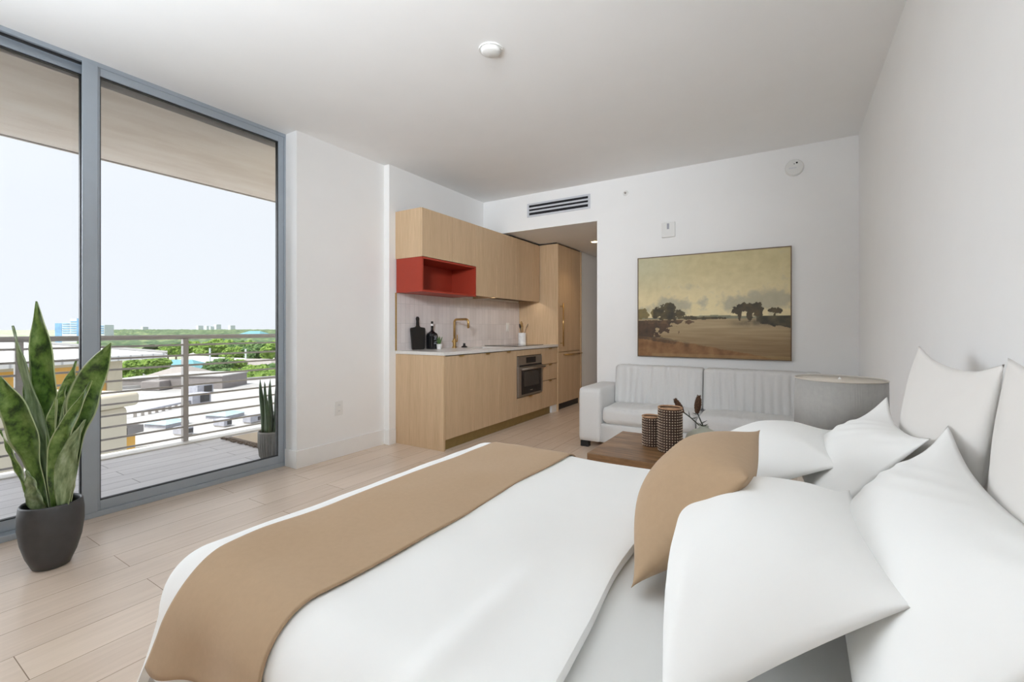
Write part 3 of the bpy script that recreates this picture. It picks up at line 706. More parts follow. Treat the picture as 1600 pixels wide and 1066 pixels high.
# utensil crock
cr = thing('utensil_crock', 'white marble crock on the worktop holding cooking utensils', 'crock', (-3.20, 5.43, .9255))
build('crock', MB().lathe([(.054, 0), (.056, .004), (.056, .160), (.049, .160), (.048, .02), (.0001, .02)], 28), 'white_ceramic', cr)
def utensil(name, lab, top, hd, mt_, w=.022):
    o = thing(name, lab, 'utensil', (-3.20, 5.43, .9255)); b0 = Vector((-top[0] * .3, -top[1] * .3, .022)); tp = Vector(top)
    build('handle', MB().tube([b0, tp], .0045, 8), mt_, o, smooth=True)
    d = (tp - b0).normalized(); c = tp + d * .02
    mb = MB(); mb.grid(lambda u, v: tuple(c + d * (-cos(pi * v) * hd) + Vector((0, 1, 0)) * (sin(pi * v) * w * cos(2 * pi * u)) + Vector((1, 0, 0)) * (sin(pi * v) * .004 * sin(2 * pi * u))), 12, 8, True)
    build('head', mb, mt_, o, smooth=True)
utensil('spatula', 'dark headed spatula leaning left in the utensil crock', (.02, -.085, .235), .040, 'blackmatte', .026)
utensil('wooden_spoon', 'pale wooden spoon standing upright in the utensil crock', (.0, -.015, .262), .042, 'wood_utensil', .032)
utensil('slotted_spoon', 'olive wood spoon behind the upright one in the crock', (-.02, .035, .25), .038, 'wood_utensil', .024)
utensil('whisk', 'grey thin utensil leaning right in the utensil crock', (.02, .095, .245), .036, 'steel', .016)

# hall downlight
dl = thing('recessed_downlight', 'small glowing warm recessed light in the hall ceiling', 'light', (-2.285, 5.84, 2.34))
build('rim', MB().lathe([(.042, -.0015), (.055, -.003), (.056, 0)], 28), 'white_plastic', dl, smooth=True)
build('lens', MB().lathe([(.0001, -.002), (.042, -.002)], 24), 'lamp_glow', dl)
ld = bpy.data.lights.new('downlight', 'SPOT'); ld.energy = L_HALL; ld.spot_size = radians(115); ld.spot_blend = .8; ld.color = (1, .72, .42); ld.shadow_soft_size = .04
lo = bpy.data.objects.new('downlight', ld); COL.objects.link(lo); lo.location = (-2.285, 5.84, 2.325); lo.parent = None

# ================================================================== WALL FITTINGS
vt = thing('air_vent', 'long white slatted air vent high on the wall above the hall opening', 'vent', (-2.30, YB, 2.572))
w2, h2 = .405, .082
build('frame', MB().box(-w2, w2, -.012, 0, h2 - .022, h2).box(-w2, w2, -.012, 0, -h2, -h2 + .022).box(-w2, -w2 + .025, -.012, 0, -h2 + .022, h2 - .022).box(w2 - .025, w2, -.012, 0, -h2 + .022, h2 - .022), 'louver', vt, bevel=.002)
build('slat_shade_sheet', B(-w2 + .025, w2 - .025, -.003, -.001, -h2 + .022, h2 - .022), 'slat_shade', vt)  # flat black sheet painted as the darkness behind the slats
for k in range(2):
    z = -.0215 + k * .043
    build('slat', MB().add([(-w2 + .025, -.012, z - .010), (w2 - .025, -.012, z - .010), (w2 - .025, -.004, z + .010), (-w2 + .025, -.004, z + .010), (-w2 + .025, -.014, z - .007), (w2 - .025, -.014, z - .007), (w2 - .025, -.006, z + .013), (-w2 + .025, -.006, z + .013)],
                           [(0, 1, 2, 3), (7, 6, 5, 4), (0, 4, 5, 1), (2, 6, 7, 3), (0, 3, 7, 4), (1, 5, 6, 2)]), 'louver', vt)
sp = thing('sprinkler_head', 'small round white sprinkler cover on the wall right of the vent', 'sprinkler', (-1.495, YB, 2.597))
def disc(prof, n=32): 
    mb = MB().lathe(prof, n); mb.v = [(p[0], -p[2], p[1]) for p in mb.v]; return mb
build('plate', disc([(.030, 0), (.028, .006), (.018, .008), (.0001, .008)]), 'white_plastic', sp, smooth=True)
build('nozzle', disc([(.010, .008), (.010, .022), (.0001, .022)], 16), 'steel', sp)
al = thing('smoke_alarm', 'round white alarm with two dark dots high on the back wall', 'alarm', (.034, YB, 2.577))
build('case', disc([(.072, 0), (.072, .022), (.064, .034), (.0001, .036)], 48), 'white_plastic', al, smooth=False)
build('sensor_dot', B(.012, .026, -.037, -.035, .028, .042), 'black', al); build('indicator', B(-.004, .003, -.037, -.035, .024, .031), 'black', al)
lt = MB()
for x_ in (-.04, -.028, -.016, -.004, .008): lt.box(x_, x_ + .007, -.0368, -.0352, -.012, -.002)
build('printed_line', lt, 'louver', al)
ds = thing('door_chime', 'square white wall unit with a dark slot above the painting', 'chime', (-1.048, YB, 2.150))
build('case', B(-.066, .066, -.026, 0, -.076, .076), 'white_plastic', ds, bevel=.006)
build('slot', B(-.012, .010, -.0275, -.0255, .005, .062), 'unit', ds)
sm = thing('smoke_detector', 'round cream smoke detector on the ceiling', 'smoke detector', (-1.475, 2.146, H))
build('mounting_plate', MB().lathe([(.070, -.008), (.070, 0)], 40), 'white_plastic', sm)
build('dome', MB().lathe([(.0001, -.026), (.044, -.025), (.052, -.020), (.062, -.008)], 40), 'white_plastic', sm, smooth=True)
ot = thing('wall_outlet', 'white double power outlet low on the wall beside the window', 'outlet', (-3.43, 2.588, .435))
build('plate', B(0, .006, -.042, .042, -.062, .062), 'white_plastic', ot, bevel=.003)
for z in (-.026, .026):
    s_ = build('socket', B(.006, .009, -.018, .018, z - .016, z + .016), 'white_plastic', ot, bevel=.003)
    build('slot', MB().box(.009, .0095, -.008, -.005, z - .004, z + .008).box(.009, .0095, .005, .008, z - .004, z + .008), 'unit', s_)

# ================================================================== PAINTING (generic river landscape, colours per vertex)
pt = thing('framed_painting', 'brown and cream river landscape painting hung above the sofa', 'painting', (-.671, YB, 1.37))
PW, PH = 1.372, 1.026; NU, NV = 300, 224
def fbm(x, y, s, o=5, seed=0):
    v = 0; a = .5
    for k in range(o): v += a * noise.noise(Vector((x * s, y * s, seed))); s *= 2.1; a *= .5
    return v
def lerp(a, b, t): t = max(0, min(1, t)); return tuple(a[i] + (b[i] - a[i]) * t for i in range(3))
def sst(a, b, x): t = max(0, min(1, (x - a) / (b - a))); return t * t * (3 - 2 * t)
def paintcol(u, v):
    """u 0..1 left-right, v 0..1 bottom-top; sRGB 0..255"""
    n1 = fbm(u * 1.3, v, 3, 5, 1); n2 = fbm(u * 1.3, v, 14, 4, 7)
    sky = lerp((198, 184, 144), (172, 160, 120), sst(.45, 1, v) + .25 * n1)
    sky = lerp(sky, (166, 164, 136), sst(.5, 0, u) * sst(.55, .95, v) * .8)
    glow = exp(-((u - .45) / .28) ** 2 - ((v - .50) / .12) ** 2); sky = lerp(sky, (206, 192, 148), glow * .7)
    cl = lambda cx, cy, sx, sy: exp(-((u - cx) / sx) ** 2 - ((v - cy) / sy) ** 2)
    c = .8 * cl(.21, .50, .13, .08) + .8 * cl(.68, .49, .10, .07) + .8 * cl(.90, .54, .14, .10) + .6 * cl(.03, .47, .06, .05) + .4 * cl(.37, .70, .1, .05)
    sky = lerp(sky, (140, 136, 118), sst(.2, .95, c + 1.5 * n1 + .9 * n2) * .75)
    sky = tuple(q + 14 * n2 + 9 * n1 for q in sky)
    col = sky
    hz = .385
    hill = hz + .022 * exp(-((u - .55) / .2) ** 2) + .006 * n1
    if v < hill: col = lerp((104, 106, 88), (124, 120, 96), .5 + n2)
    # water
    if v < hz - .01:
        col = lerp((150, 132, 100), (120, 98, 68), sst(.34, .05, v)); k = fbm(u * .6, v * 9, 5, 4, 3)
        col = tuple(q + 26 * k for q in col)
        refl = exp(-((v - .33) / .03) ** 2) * (sst(.6, .75, u)); col = lerp(col, (80, 72, 56), refl * (.6 + n2))
    # trees
    n3 = fbm(u * 1.3, v, 34, 3, 11)
    def blob(cx, cy, rx, ry):
        return ((u - cx) / rx) ** 2 + ((v - cy) / ry) ** 2 + 1.2 * n2 + 1.4 * n3 < 1
    dark = (50, 45, 34); dk = False
    for a in ((.145, .44, .055, .055), (.225, .47, .060, .075), (.225, .41, .085, .05), (.30, .415, .045, .045), (.36, .385, .08, .018), (.48, .378, .14, .013), (.02, .43, .07, .055)): 
        if blob(*a): dk = True
    if dk: col = lerp(dark, (84, 74, 46), .5 + 1.6 * n2) if u > .11 else lerp((92, 82, 52), (120, 106, 64), .5 + n2)
    dk = False
    for a in ((.745, .475, .055, .048), (.80, .462, .045, .05), (.685, .445, .036, .035), (.76, .40, .02, .05), (.70, .40, .010, .045), (.81, .42, .03, .04), (.915, .44, .04, .03), (.91, .40, .007, .04)):
        if blob(*a): dk = True
    if dk: col = lerp((52, 46, 33), (80, 68, 44), .5 + 1.4 * n2)
    if u > .80 and v < .395 + .01 * n1 and v > .30 + .25 * (.95 - u) + .04 * n2: col = lerp((50, 46, 34), (82, 74, 52), .4 + 1.5 * n2)
    # left bank
    bank = .355 - .06 * sst(.0, .3, u) - .02 * n2
    if u < .37 - 2.4 * abs(v - .345) + .22 * n2 + .25 * n1 and .21 < v < .362 + .01 * n2: col = lerp((58, 46, 34), (98, 74, 50), .45 + 1.6 * n2 + .5 * n1)
    if u < .25 - 1.6 * abs(v - .26) + .25 * n1 + .3 * n2 and .19 < v < .33: col = lerp((52, 40, 30), (84, 62, 42), .5 + n2)
    shore = .205 - .22 * (u ** 1.15) + .02 * n1 + .012 * n2
    if v < shore: col = lerp((104, 72, 42), (132, 98, 62), .45 + .9 * n1 + 1.2 * n2 + .4 * sst(.02, .18, shore - v))
    if v < .03 + .02 * n1 and u > .1: col = lerp(col, (150, 128, 84), .35)
    if v < .23 - .2 * u + .03 * n1 + .03 * n2 and v > shore - .03: col = lerp(col, (60, 48, 36), .7 * sst(.40, .10, u + .3 * n2))
    return col
cv = MB().grid(lambda u, v: ((u - .5) * (PW - .016), -.027, (v - .5) * (PH - .016)), NU, NV)
cvo = build('canvas', cv, None, pt)
ca = cvo.data.color_attributes.new('paint', 'FLOAT_COLOR', 'POINT')
def s2l(c): c = max(0, min(255, c)) / 255; return c / 12.92 if c <= .04045 else ((c + .055) / 1.055) ** 2.4
buf = []
for j in range(NV + 1):
    for i in range(NU + 1):
        q = paintcol(i / NU, j / NV); buf += [s2l(q[0]) * 1.35, s2l(q[1]) * 1.35, s2l(q[2]) * 1.38, 1.0]
ca.data.foreach_set('color', buf)
m, n, l, b = newmat('oil_paint'); setp(b, rough=.55); at = n.new('ShaderNodeVertexColor'); at.layer_name = 'paint'; l.new(at.outputs[0], b.inputs['Base Color'])
v = coords(n, l); bump(n, l, b, noi(n, l, v, 160, 4), .25, .002); cvo.data.materials.append(m)
build('stretcher', B(-PW / 2 + .008, PW / 2 - .008, -.026, -.002, -PH / 2 + .008, PH / 2 - .008), 'stand', pt)
fr = MB().box(-PW / 2, PW / 2, -.034, 0, PH / 2 - .008, PH / 2).box(-PW / 2, PW / 2, -.034, 0, -PH / 2, -PH / 2 + .008).box(-PW / 2, -PW / 2 + .008, -.034, 0, -PH / 2 + .008, PH / 2 - .008).box(PW / 2 - .008, PW / 2, -.034, 0, -PH / 2 + .008, PH / 2 - .008)
build('frame', fr, flat('thin_brown_frame', (.15, .095, .055), .5, var=.2), pt)

# ================================================================== SOFT SHAPES
def cushion_box(x0, x1, y0, y1, z0, z1, r, bulge=(0, 0, 0), nu=28, nv=16, wr=None):
    """rounded, puffed box as one closed grid: superellipsoid"""
    cx, cy, cz = (x0 + x1) / 2, (y0 + y1) / 2, (z0 + z1) / 2; ax, ay, az = (x1 - x0) / 2, (y1 - y0) / 2, (z1 - z0) / 2
    bm = bmesh.new(); bmesh.ops.create_cube(bm, size=2); bmesh.ops.subdivide_edges(bm, edges=bm.edges, cuts=nu, use_grid_fill=True)
    for v in bm.verts:
        p = v.co.copy(); q = [0, 0, 0]
        for k, a in enumerate((ax, ay, az)):
            q[k] = p[k] * a
        s = Vector(q); inner = Vector([max(-a + r, min(a - r, s[k])) for k, a in enumerate((ax, ay, az))])
        d = s - inner
        if d.length > 1e-9: s = inner + d.normalized() * r
        bu = [(1 - (p[(k + 1) % 3]) ** 2) * (1 - (p[(k + 2) % 3]) ** 2) for k in range(3)]
        for k in range(3): s[k] += bulge[k] * bu[k] * (abs(p[k]) ** 3) * (1 if p[k] > 0 else -1)
        s = s + Vector((cx, cy, cz))
        if wr: s = wr(s, p)
        v.co = s
    mb = MB(); bm.verts.ensure_lookup_table(); bm.verts.index_update()
    mb.add([v.co for v in bm.verts], [[v.index for v in f.verts] for f in bm.faces]); bm.free(); return mb

# ---- sofa
SF = thing('sofa', 'light grey fabric two seat sofa with pleated cushions against the back wall', 'sofa', (0, 0, 0))
build('base', cushion_box(-1.54, .24, 4.07, 4.66, .055, .245, .02, nu=8), 'sofa', SF, smooth=True)
build('back_frame', cushion_box(-1.54, .24, 4.55, 4.70, .055, .70, .04, nu=8), 'sofa', SF, smooth=True)
build('arm', cushion_box(-1.755, -1.525, 4.05, 4.70, .055, .575, .035, (.0, 0, .006), nu=10), 'sofa', SF, smooth=True)
build('arm', cushion_box(.235, .465, 4.05, 4.70, .055, .575, .035, (.0, 0, .006), nu=10), 'sofa', SF, smooth=True)
def pleat(amp, seed, axis):  # gathered linen
    def w(s, p):
        f = .5 * sin(s.x * 95 + 3 * noise.noise(Vector((s.x * 6, s.z * 2, seed)))) + 1.1 * noise.noise(Vector((s.x * 34, s.z * 2.2 + s.y * 2.2, seed)))
        m_ = amp * f
        if axis == 'y' and p.y < 0: s.y += m_ * (1 - abs(p.x) ** 6)
        s.z += .004 * noise.noise(Vector((s.x * 30, s.y * 9, seed + 2))) + .006 * noise.noise(Vector((s.x * 7, s.y * 4, seed + 5)))
        if axis == 'z' and p.z > 0: s.z += m_ * .4 + .010 * noise.noise(Vector((s.x * 4, s.y * 6, seed)))
        return s
    return w
for k, (a, b_) in enumerate(((-1.522, -.688), (-.682, .232))):
    build('seat_cushion', cushion_box(a, b_, 4.055, 4.50, .245, .405, .055, (.0, .012, .022), nu=80, wr=pleat(.009, 3 + k, 'z')), 'sofa', SF, smooth=True)
    mb = cushion_box(a, b_, 4.42, 4.60, .385, .778, .035, (.0, .012, .0), nu=110, wr=pleat(.011, 9 + k, 'y'))
    mb.v = [(x, y + (z - .385) * .10, z) for x, y, z in mb.v]
    build('back_cushion', mb, 'sofa', SF, smooth=True)
for x, y in ((-1.70, 4.11), (.41, 4.11), (-1.70, 4.64), (.41, 4.64)):
    build('leg', B(x - .04, x + .04, y - .03, y + .03, 0, .056), 'black', SF)

# ---- coffee table
tb = thing('coffee_table', 'square walnut coffee table between the bed and the sofa', 'table', (-.56, 2.79, 0))
build('tabletop', B(-.45, .45, -.33, .33, .375, .42), 'walnut', tb, bevel=.004)
build('apron', MB().box(-.40, .40, -.28, -.26, .30, .375).box(-.40, .40, .26, .28, .30, .375).box(-.40, -.38, -.26, .26, .30, .375).box(.38, .40, -.26, .26, .30, .375), 'walnut', tb)
for x in (-.39, .39):
    for y in (-.27, .27): build('leg', B(x - .03, x + .03, y - .03, y + .03, 0, .375), 'walnut', tb, bevel=.003)

def holder(x, y, r, h, label, rows):
    t = thing('candle_holder', label, 'candle holder', (x, y, .4205))
    build('woven_body', MB().lathe([(r - .004, 0), (r - .002, .004), (r - .002, h - .006), (r - .007, h - .006), (r - .007, .01), (.0001, .01)], 40), 'darkwoven', t, smooth=False)
    rim = MB(); pts = [(r * cos(a) * .985, r * sin(a) * .985, h - .004) for a in [2 * pi * i / 40 for i in range(41)]]
    rim.tube(pts, .0055, 8, cap=False); build('rim', rim, 'rattan', t, smooth=True)
    bd = MB(); hoop = MB(); nb = int(2 * pi * r / .0155)
    for k in range(rows):
        z = .010 + (h - .028) * k / (rows - 1)
        for i in range(nb):
            a = 2 * pi * (i + .5 * (k % 2) * 0) / nb; s = .0050
            bd.ball((r * cos(a), r * sin(a), z), s * .9, s * .9, s * .85, 6, 4)
        zz = z + (h - .028) / (rows - 1) / 2
        if k < rows - 1: hoop.tube([(r * cos(2 * pi * i / 36), r * sin(2 * pi * i / 36), zz) for i in range(37)], .0035, 6, cap=False)
    build('beadwork', bd, 'bead', t, smooth=True); build('cord_rings', hoop, 'darkwoven', t, smooth=True)
    build('inner_lattice', MB().lathe([(r - .009, .02), (r - .009, h - .01)], 40), 'rattan', t, smooth=True)
holder(-.604, 2.756, .067, .262, 'taller beaded dark wicker candle holder on the coffee table', 16)
holder(-.735, 2.83, .052, .185, 'shorter beaded dark wicker candle holder on the coffee table', 11)
vs_ = thing('vase', 'squat pale sage ceramic vase on the coffee table behind the tan pillow', 'vase', (-.445, 2.94, .4205))
build('vase_body', MB().lathe([(.06, 0), (.095, .02), (.108, .05), (.098, .078), (.065, .102), (.034, .116), (.026, .124), (.029, .134), (.022, .134), (.020, .12), (.0001, .11)], 36), 'celadon', vs_, smooth=True)
def branch(label, pts, hp0, hp1, hr, seed):
    t = thing('dried_flower', label, 'flower', (-.445, 2.94, .4205)); rr = random.Random(seed)
    build('stem', MB().tube(pts, .0035, 7), 'stem', t, smooth=True)
    c0, c1 = Vector(hp0), Vector(hp1); ax = (c1 - c0); mb = MB(); N = 18
    up = ax.normalized(); a1 = up.orthogonal().normalized(); a2 = up.cross(a1)
    def fn(u, v):
        r = hr * (sin(pi * min(1, v * .93 + .04)) ** .55) * (1 + .18 * sin(u * 2 * pi * 9 + v * 40)); q = c0 + ax * v
        return tuple(q + (a1 * cos(2 * pi * u) + a2 * sin(2 * pi * u)) * r)
    mb.grid(fn, 36, 26, True)
    for k in range(240):
        v = rr.random(); u = rr.random() * 6.28; r = hr * sin(pi * min(1, v * .93 + .04)) ** .55; d = a1 * cos(u) + a2 * sin(u)
        p = c0 + ax * v + d * r * .9; mb.tube([p, p + d * .006 + up * .005], [.0016, .0004], 4)
    build('flower_head', mb, 'flower', t, smooth=True)
    lf = MB()
    for k in range(11):
        i = rr.random() * .8 + .1; j = i * (len(pts) - 1); a = int(j); p = Vector(pts[a]).lerp(Vector(pts[min(a + 1, len(pts) - 1)]), j - a)
        d = Vector((rr.uniform(-1, 1), rr.uniform(-.6, .6), rr.uniform(.1, 1))).normalized()
        lf.tube([p, p + d * .016, p + d * .034 + Vector((0, 0, .004))], [.0016, .0028, .0006], 5)
    build('leaves', lf, 'stem', t, smooth=True)
branch('brown dried flower spike leaning left out of the sage vase', [(0, 0, .02), (-.01, 0, .12), (-.075, -.01, .178), (-.125, -.015, .215)], (-.118, -.015, .205), (-.165, -.03, .288), .0155, 4)
branch('brown dried flower spike standing upright in the sage vase', [(.004, .004, .02), (.0, 0, .12), (-.022, 0, .17), (-.042, -.005, .225)], (-.040, -.005, .205), (-.030, .01, .315), .0175, 5)

# ---- nightstand + lamp
ns = thing('nightstand', 'beige bedside table hidden behind the pillows beside the bed', 'nightstand', (.22, 2.30, 0))
build('body', B(-.19, .24, -.21, .21, .06, .46), 'stand', ns, bevel=.004); build('drawer', B(-.205, -.19, -.20, .20, .27, .45), 'stand', ns, bevel=.002); build('drawer', B(-.205, -.19, -.20, .20, .07, .26), 'stand', ns, bevel=.002)
lm = thing('table_lamp', 'table lamp with wide grey linen drum shade behind the pillows', 'lamp', (.176, 2.30, .46))
R_ = .158
sh = MB().lathe([(R_ + .002, .262), (R_, .480)], 56)
sh = MB(); nn = 56; vs = []; fs = []
for r, z in ((R_ + .002, .262), (R_, .480), (R_ - .004, .480), (R_ - .002, .262)):
    for i in range(nn): vs.append((r * cos(2 * pi * i / nn), r * sin(2 * pi * i / nn), z))
for j in range(4):
    for i in range(nn): i2 = (i + 1) % nn; j2 = (j + 1) % 4; fs.append((j * nn + i, j * nn + i2, j2 * nn + i2, j2 * nn + i))
shd = build('lamp_shade', MB().add(vs, fs), 'shade', lm, smooth=False)
for p in shd.data.polygons: p.use_smooth = abs(p.normal.z) < .5
build('shade_lining', MB().lathe([(R_ - .0035, .264), (R_ - .0055, .478)], 56), 'shade_in', shd, smooth=True)
build('shade_trim', MB().tube([((R_ - .001) * cos(2 * pi * i / 56), (R_ - .001) * sin(2 * pi * i / 56), .480) for i in range(57)], .0028, 6, cap=False), 'shade_in', shd, smooth=True)
sp_ = MB()
for a in (.3, 2.4, 4.5): sp_.tube([(0, 0, .46), ((R_ - .004) * cos(a), (R_ - .004) * sin(a), .466)], .0016, 6)
build('spider', sp_, 'brass', lm); build('finial', MB().lathe([(.0035, .45), (.0035, .474), (.006, .480), (.0001, .488)], 12), 'white_plastic', lm, smooth=True)
for k, a in enumerate((2.8, 4.9, .7)): build('tripod_leg', MB().tube([(.015 * cos(a), .015 * sin(a), .34), (.10 * cos(a), .10 * sin(a), 0)], [.005, .005], 8), 'black', lm, smooth=True)
build('stem', MB().tube([(0, 0, .30), (0, 0, .455)], .008, 10), 'black', lm, smooth=True)

# ================================================================== BED
bed = thing('bed', 'double bed with pale upholstered base and fitted white mattress', 'bed', (0, 0, 0))
build('bed_base', cushion_box(-1.355, .47, .515, 1.905, .03, .27, .015, nu=10), 'bedbase', bed, smooth=True)
build('mattress', cushion_box(-1.30, .47, .535, 1.90, .268, .548, .06, (.0, .004, .0), nu=24), 'sheet', bed, smooth=True)
for x, y in ((-1.25, .62), (-1.25, 1.8), (.35, .62), (.35, 1.8)): build('foot', B(x - .03, x + .03, y - .03, y + .03, 0, .04), 'black', bed)

X0, X1, Y0, Y1, ZT, RR = -1.29, 0.0, .60, 1.84, .562, .115
def drape(x, y, off=0., foldamp=.012, zt=ZT, seed=0.):
    cx = max(X0, x); cy = min(max(Y0, y), Y1)
    ox, oy = x - cx, y - cy; L = sqrt(ox * ox + oy * oy)
    puff = .010 * noise.noise(Vector((x * 2.2, y * 2.2, 2 + seed))) + .004 * noise.noise(Vector((x * 6, y * 6, 5)))
    if L < 1e-6: return Vector((x, y, zt + off + puff))
    nx, ny = ox / L, oy / L; r = RR + off
    arc = r * pi / 2
    if L < arc:
        a = L / r; h = r * sin(a); d = r * (1 - cos(a))
    else:
        e = L - arc; h = r + e * (.13 + .22 * abs(2 * nx * ny)); d = r + e * .99
    ang = atan2(ny, nx); t = (x * nx * 0 + (cx * ny * -1 + cy * nx)); q = cx * 1.0 if abs(ny) > .5 else cy
    amt = sst(.06, .38, L)
    h += foldamp * amt * (sin(q * 11 + 1.4 + ang * 3.2) + .45 * sin(q * 24 + ang * 5 + .7)) + .5 * foldamp * amt * noise.noise(Vector((cx * 7 + ang, cy * 7, 1.5)))
    d += .012 * amt * sin(q * 9 + ang * 4)
    return Vector((cx + nx * h, cy + ny * h, zt - d + off + puff * (1 - amt)))
# duvet
def duvet(u, v):
    xh = -.335 + .012 * sin(v * 9) + .02 * noise.noise(Vector((v * 4, 0, 0)))
    x = xh + (-1.71 - xh) * u; y0_ = .325 - .085 * sst(.72, .95, u); y = y0_ + (2.18 - y0_) * v
    p = drape(x, y, 0, .024)
    # thick rounded roll at the head edge
    e = (xh - x)
    p.z += .012 * exp(-(e / .10) ** 2)
    # a soft ridge where the duvet is folded towards the near side
    p.z += .012 * exp(-((e - .10 - .12 * (1 - v)) / .035) ** 2) * sst(.45, .15, v)
    return tuple(p)
dv = build('duvet', MB().grid(duvet, 120, 150), 'white_cotton', smooth=True)
k = dv.modifiers.new('s', 'SOLIDIFY'); k.thickness = .022; k.offset = 0
k = dv.modifiers.new('b', 'BEVEL'); k.width = .009; k.segments = 3; k.limit_method = 'ANGLE'; k.angle_limit = radians(50)
tag(dv, 'smooth white duvet spread over the bed and hanging over its edges', 'duvet')
# runner
def runner(u, v):
    y0_ = .335 + .016 * sin(u * 5.5 + .6); y = y0_ + (2.10 - y0_) * v
    s = sst(.62, .30, y)
    xl = -1.262 - .008 * sin(y * 3) + .045 * sst(.72, .42, y); xr = -.852 + .010 * sin(y * 7 + 1) 
    x = xr + (xl - xr) * u
    p = drape(x, y, .0155, .026)
    p.z += .004 * noise.noise(Vector((x * 5, y * 3, 8))) + .0015
    hang = sst(.56, .2, y)
    p.x += (u - .35) * -.04 * hang
    p.z += .035 * hang * sin((u - .02) * 7.0) ** 2 * .6
    p.y -= .014 * hang
    return tuple(p)
rn = build('bed_runner', MB().grid(runner, 60, 160), 'tan', smooth=True)
k = rn.modifiers.new('s', 'SOLIDIFY'); k.thickness = .006; k.offset = 0
tag(rn, 'tan linen throw laid across the foot of the white duvet', 'blanket')

# ---- pillows
def pillow(name, mat, label, c, T, Tb=None, pinch=.07, sag=0., seed=0, wrinkle=.004, sharp=2.4, q=.62, skew=1., corner=.0, res=56, cornerlift=None, group=None, folds=None):
    """c: near-bottom, far-bottom, far-top, near-top corners (seen from the bed's near side); T thickness of the upper face"""
    c = [Vector(p) for p in c]; Tb = T if Tb is None else Tb
    mid = sum(c, Vector()) / 4
    nrm_ = ((c[2] - c[0]).cross(c[3] - c[1])).normalized()
    if nrm_.z < 0: nrm_ = -nrm_
    def pos(u, v, side):
        # edge pinch: pull edge midpoints inwards
        uu = u * 2 - 1; vv = v * 2 - 1
        pu = uu * (1 - pinch * (1 - vv * vv) * abs(uu) ** 1.5); pv = vv * (1 - pinch * (1 - uu * uu) * abs(vv) ** 1.5)
        a, b_ = (pu + 1) / 2, (pv + 1) / 2
        p = c[0] * (1 - a) * (1 - b_) + c[1] * a * (1 - b_) + c[2] * a * b_ + c[3] * (1 - a) * b_
        vs2 = 2 * v ** skew - 1; th = ((1 - abs(uu) ** sharp) * (1 - abs(vs2) ** sharp)); th = max(0, th) ** q
        t_ = (T if side > 0 else -Tb) * th
        w = wrinkle * noise.noise(Vector((u * 5 + seed, v * 5, seed))) * (.3 + th)
        # radiating folds from corners
        for k2, (cu, cvv) in enumerate(((0, 0), (1, 0), (1, 1), (0, 1))):
            dx, dy = u - cu, v - cvv; d = sqrt(dx * dx + dy * dy) + 1e-6
            an = atan2(abs(dy), abs(dx)); w += wrinkle * 1.1 * sin(an * 9 + seed + k2) * exp(-((d - .22) / .14) ** 2)
        if folds:
            for (fu, fv, fr_, fa, fw) in folds:
                d = sqrt((u - fu) ** 2 + (v - fv) ** 2); w += fa * exp(-((d - fr_) / fw) ** 2)
        if side > 0: t_ += w * min(1, th * 1.6)
        p = p + nrm_ * t_
        p.z -= sag * (1 - uu * uu) * sst(.5, 1, v)
        if cornerlift:
            for k2, (cu, cvv) in enumerate(((0, 0), (1, 0), (1, 1), (0, 1))):
                L_ = cornerlift[k2]
                if L_ is not None:
                    d = sqrt((u - cu) ** 2 + (v - cvv) ** 2); p += Vector(L_) * exp(-(d / .16) ** 2)
        return tuple(p)
    mb = MB(); mb.grid(lambda u, v: pos(u, v, 1), res, res); mb.grid(lambda u, v: pos(u, v, -1), res, res)
    o = build(name, mb, mat, smooth=True, weld=True)
    return tag(o, label, 'pillow', group)

pillow('headboard_cushion', 'cream', 'cream square cushion against the wall at the far side of the bed',
       [(.33, 1.39, .58), (.315, 1.985, .58), (.362, 1.965, 1.08), (.395, 1.385, 1.06)], .055, .04, .035, .02, 3, .0015, sharp=3.2, cornerlift=[None, None, (0, 0, .012), (0, 0, .012)])
pillow('headboard_cushion', 'cream', 'cream square cushion against the wall nearer the camera, cut by the right frame',
       [(.36, .60, .58), (.365, 1.36, .58), (.395, 1.368, 1.075), (.405, .60, 1.07)], .06, .03, .035, .02, 5, .0015, sharp=3.2, cornerlift=[None, None, (0, 0, .012), None])
pillow('white_pillow', 'white_cotton', 'white pillow leaning on the far cream cushion, behind the other pillows',
       [(.055, 1.43, .60), (.025, 2.08, .60), (.285, 1.99, .885), (.30, 1.50, .875)], .08, .03, .09, .02, 7, .003, q=.8, folds=[(.9, 1.0, .30, .004, .035), (.9, 1.0, .42, .004, .035), (.9, 1, .54, .003, .035)], cornerlift=[None, None, (.0, 0, .03), None])
pillow('white_pillow', 'white_cotton', 'large white pillow leaning on the nearer cream cushion, at the right frame edge',
       [(.07, .60, .575), (.10, 1.45, .61), (.325, 1.475, .885), (.34, .76, .87)], .105, .03, .10, .03, 9, .003, q=.8, folds=[(.95, 1.0, .30, .004, .035), (.95, 1.0, .42, .004, .035), (.95, 1, .54, .003, .035)], cornerlift=[None, None, (.0, 0, .03), None])
pillow('white_pillow', 'white_cotton', 'white pillow with a pointed corner directly behind the tan pillow',
       [(-.24, 1.50, .60), (-.22, 2.02, .60), (.147, 2.13, .76), (.131, 1.575, .76)], .145, .03, .06, .0, 11, .003, q=.8, skew=.7)
pillow('white_pillow', 'white_cotton', 'big white pillow lying foremost, in front of the tan pillow',
       [(-.15, .62, .60), (-.22, 1.33, .60), (.122, 1.345, .76), (.150, .822, .767)], .155, .03, .06, .0, 13, .003, sharp=2.6, q=.8, skew=.66)
pillow('tan_pillow', 'tan', 'square tan pillow standing on the duvet edge before the white pillows',
       [(-.297, .975, .578), (-.300, 1.46, .578), (-.074, 1.51, .85), (-.07, 1.01, .85)], .14, .07, .05, .0, 17, .0015, sharp=2.6, q=.75)

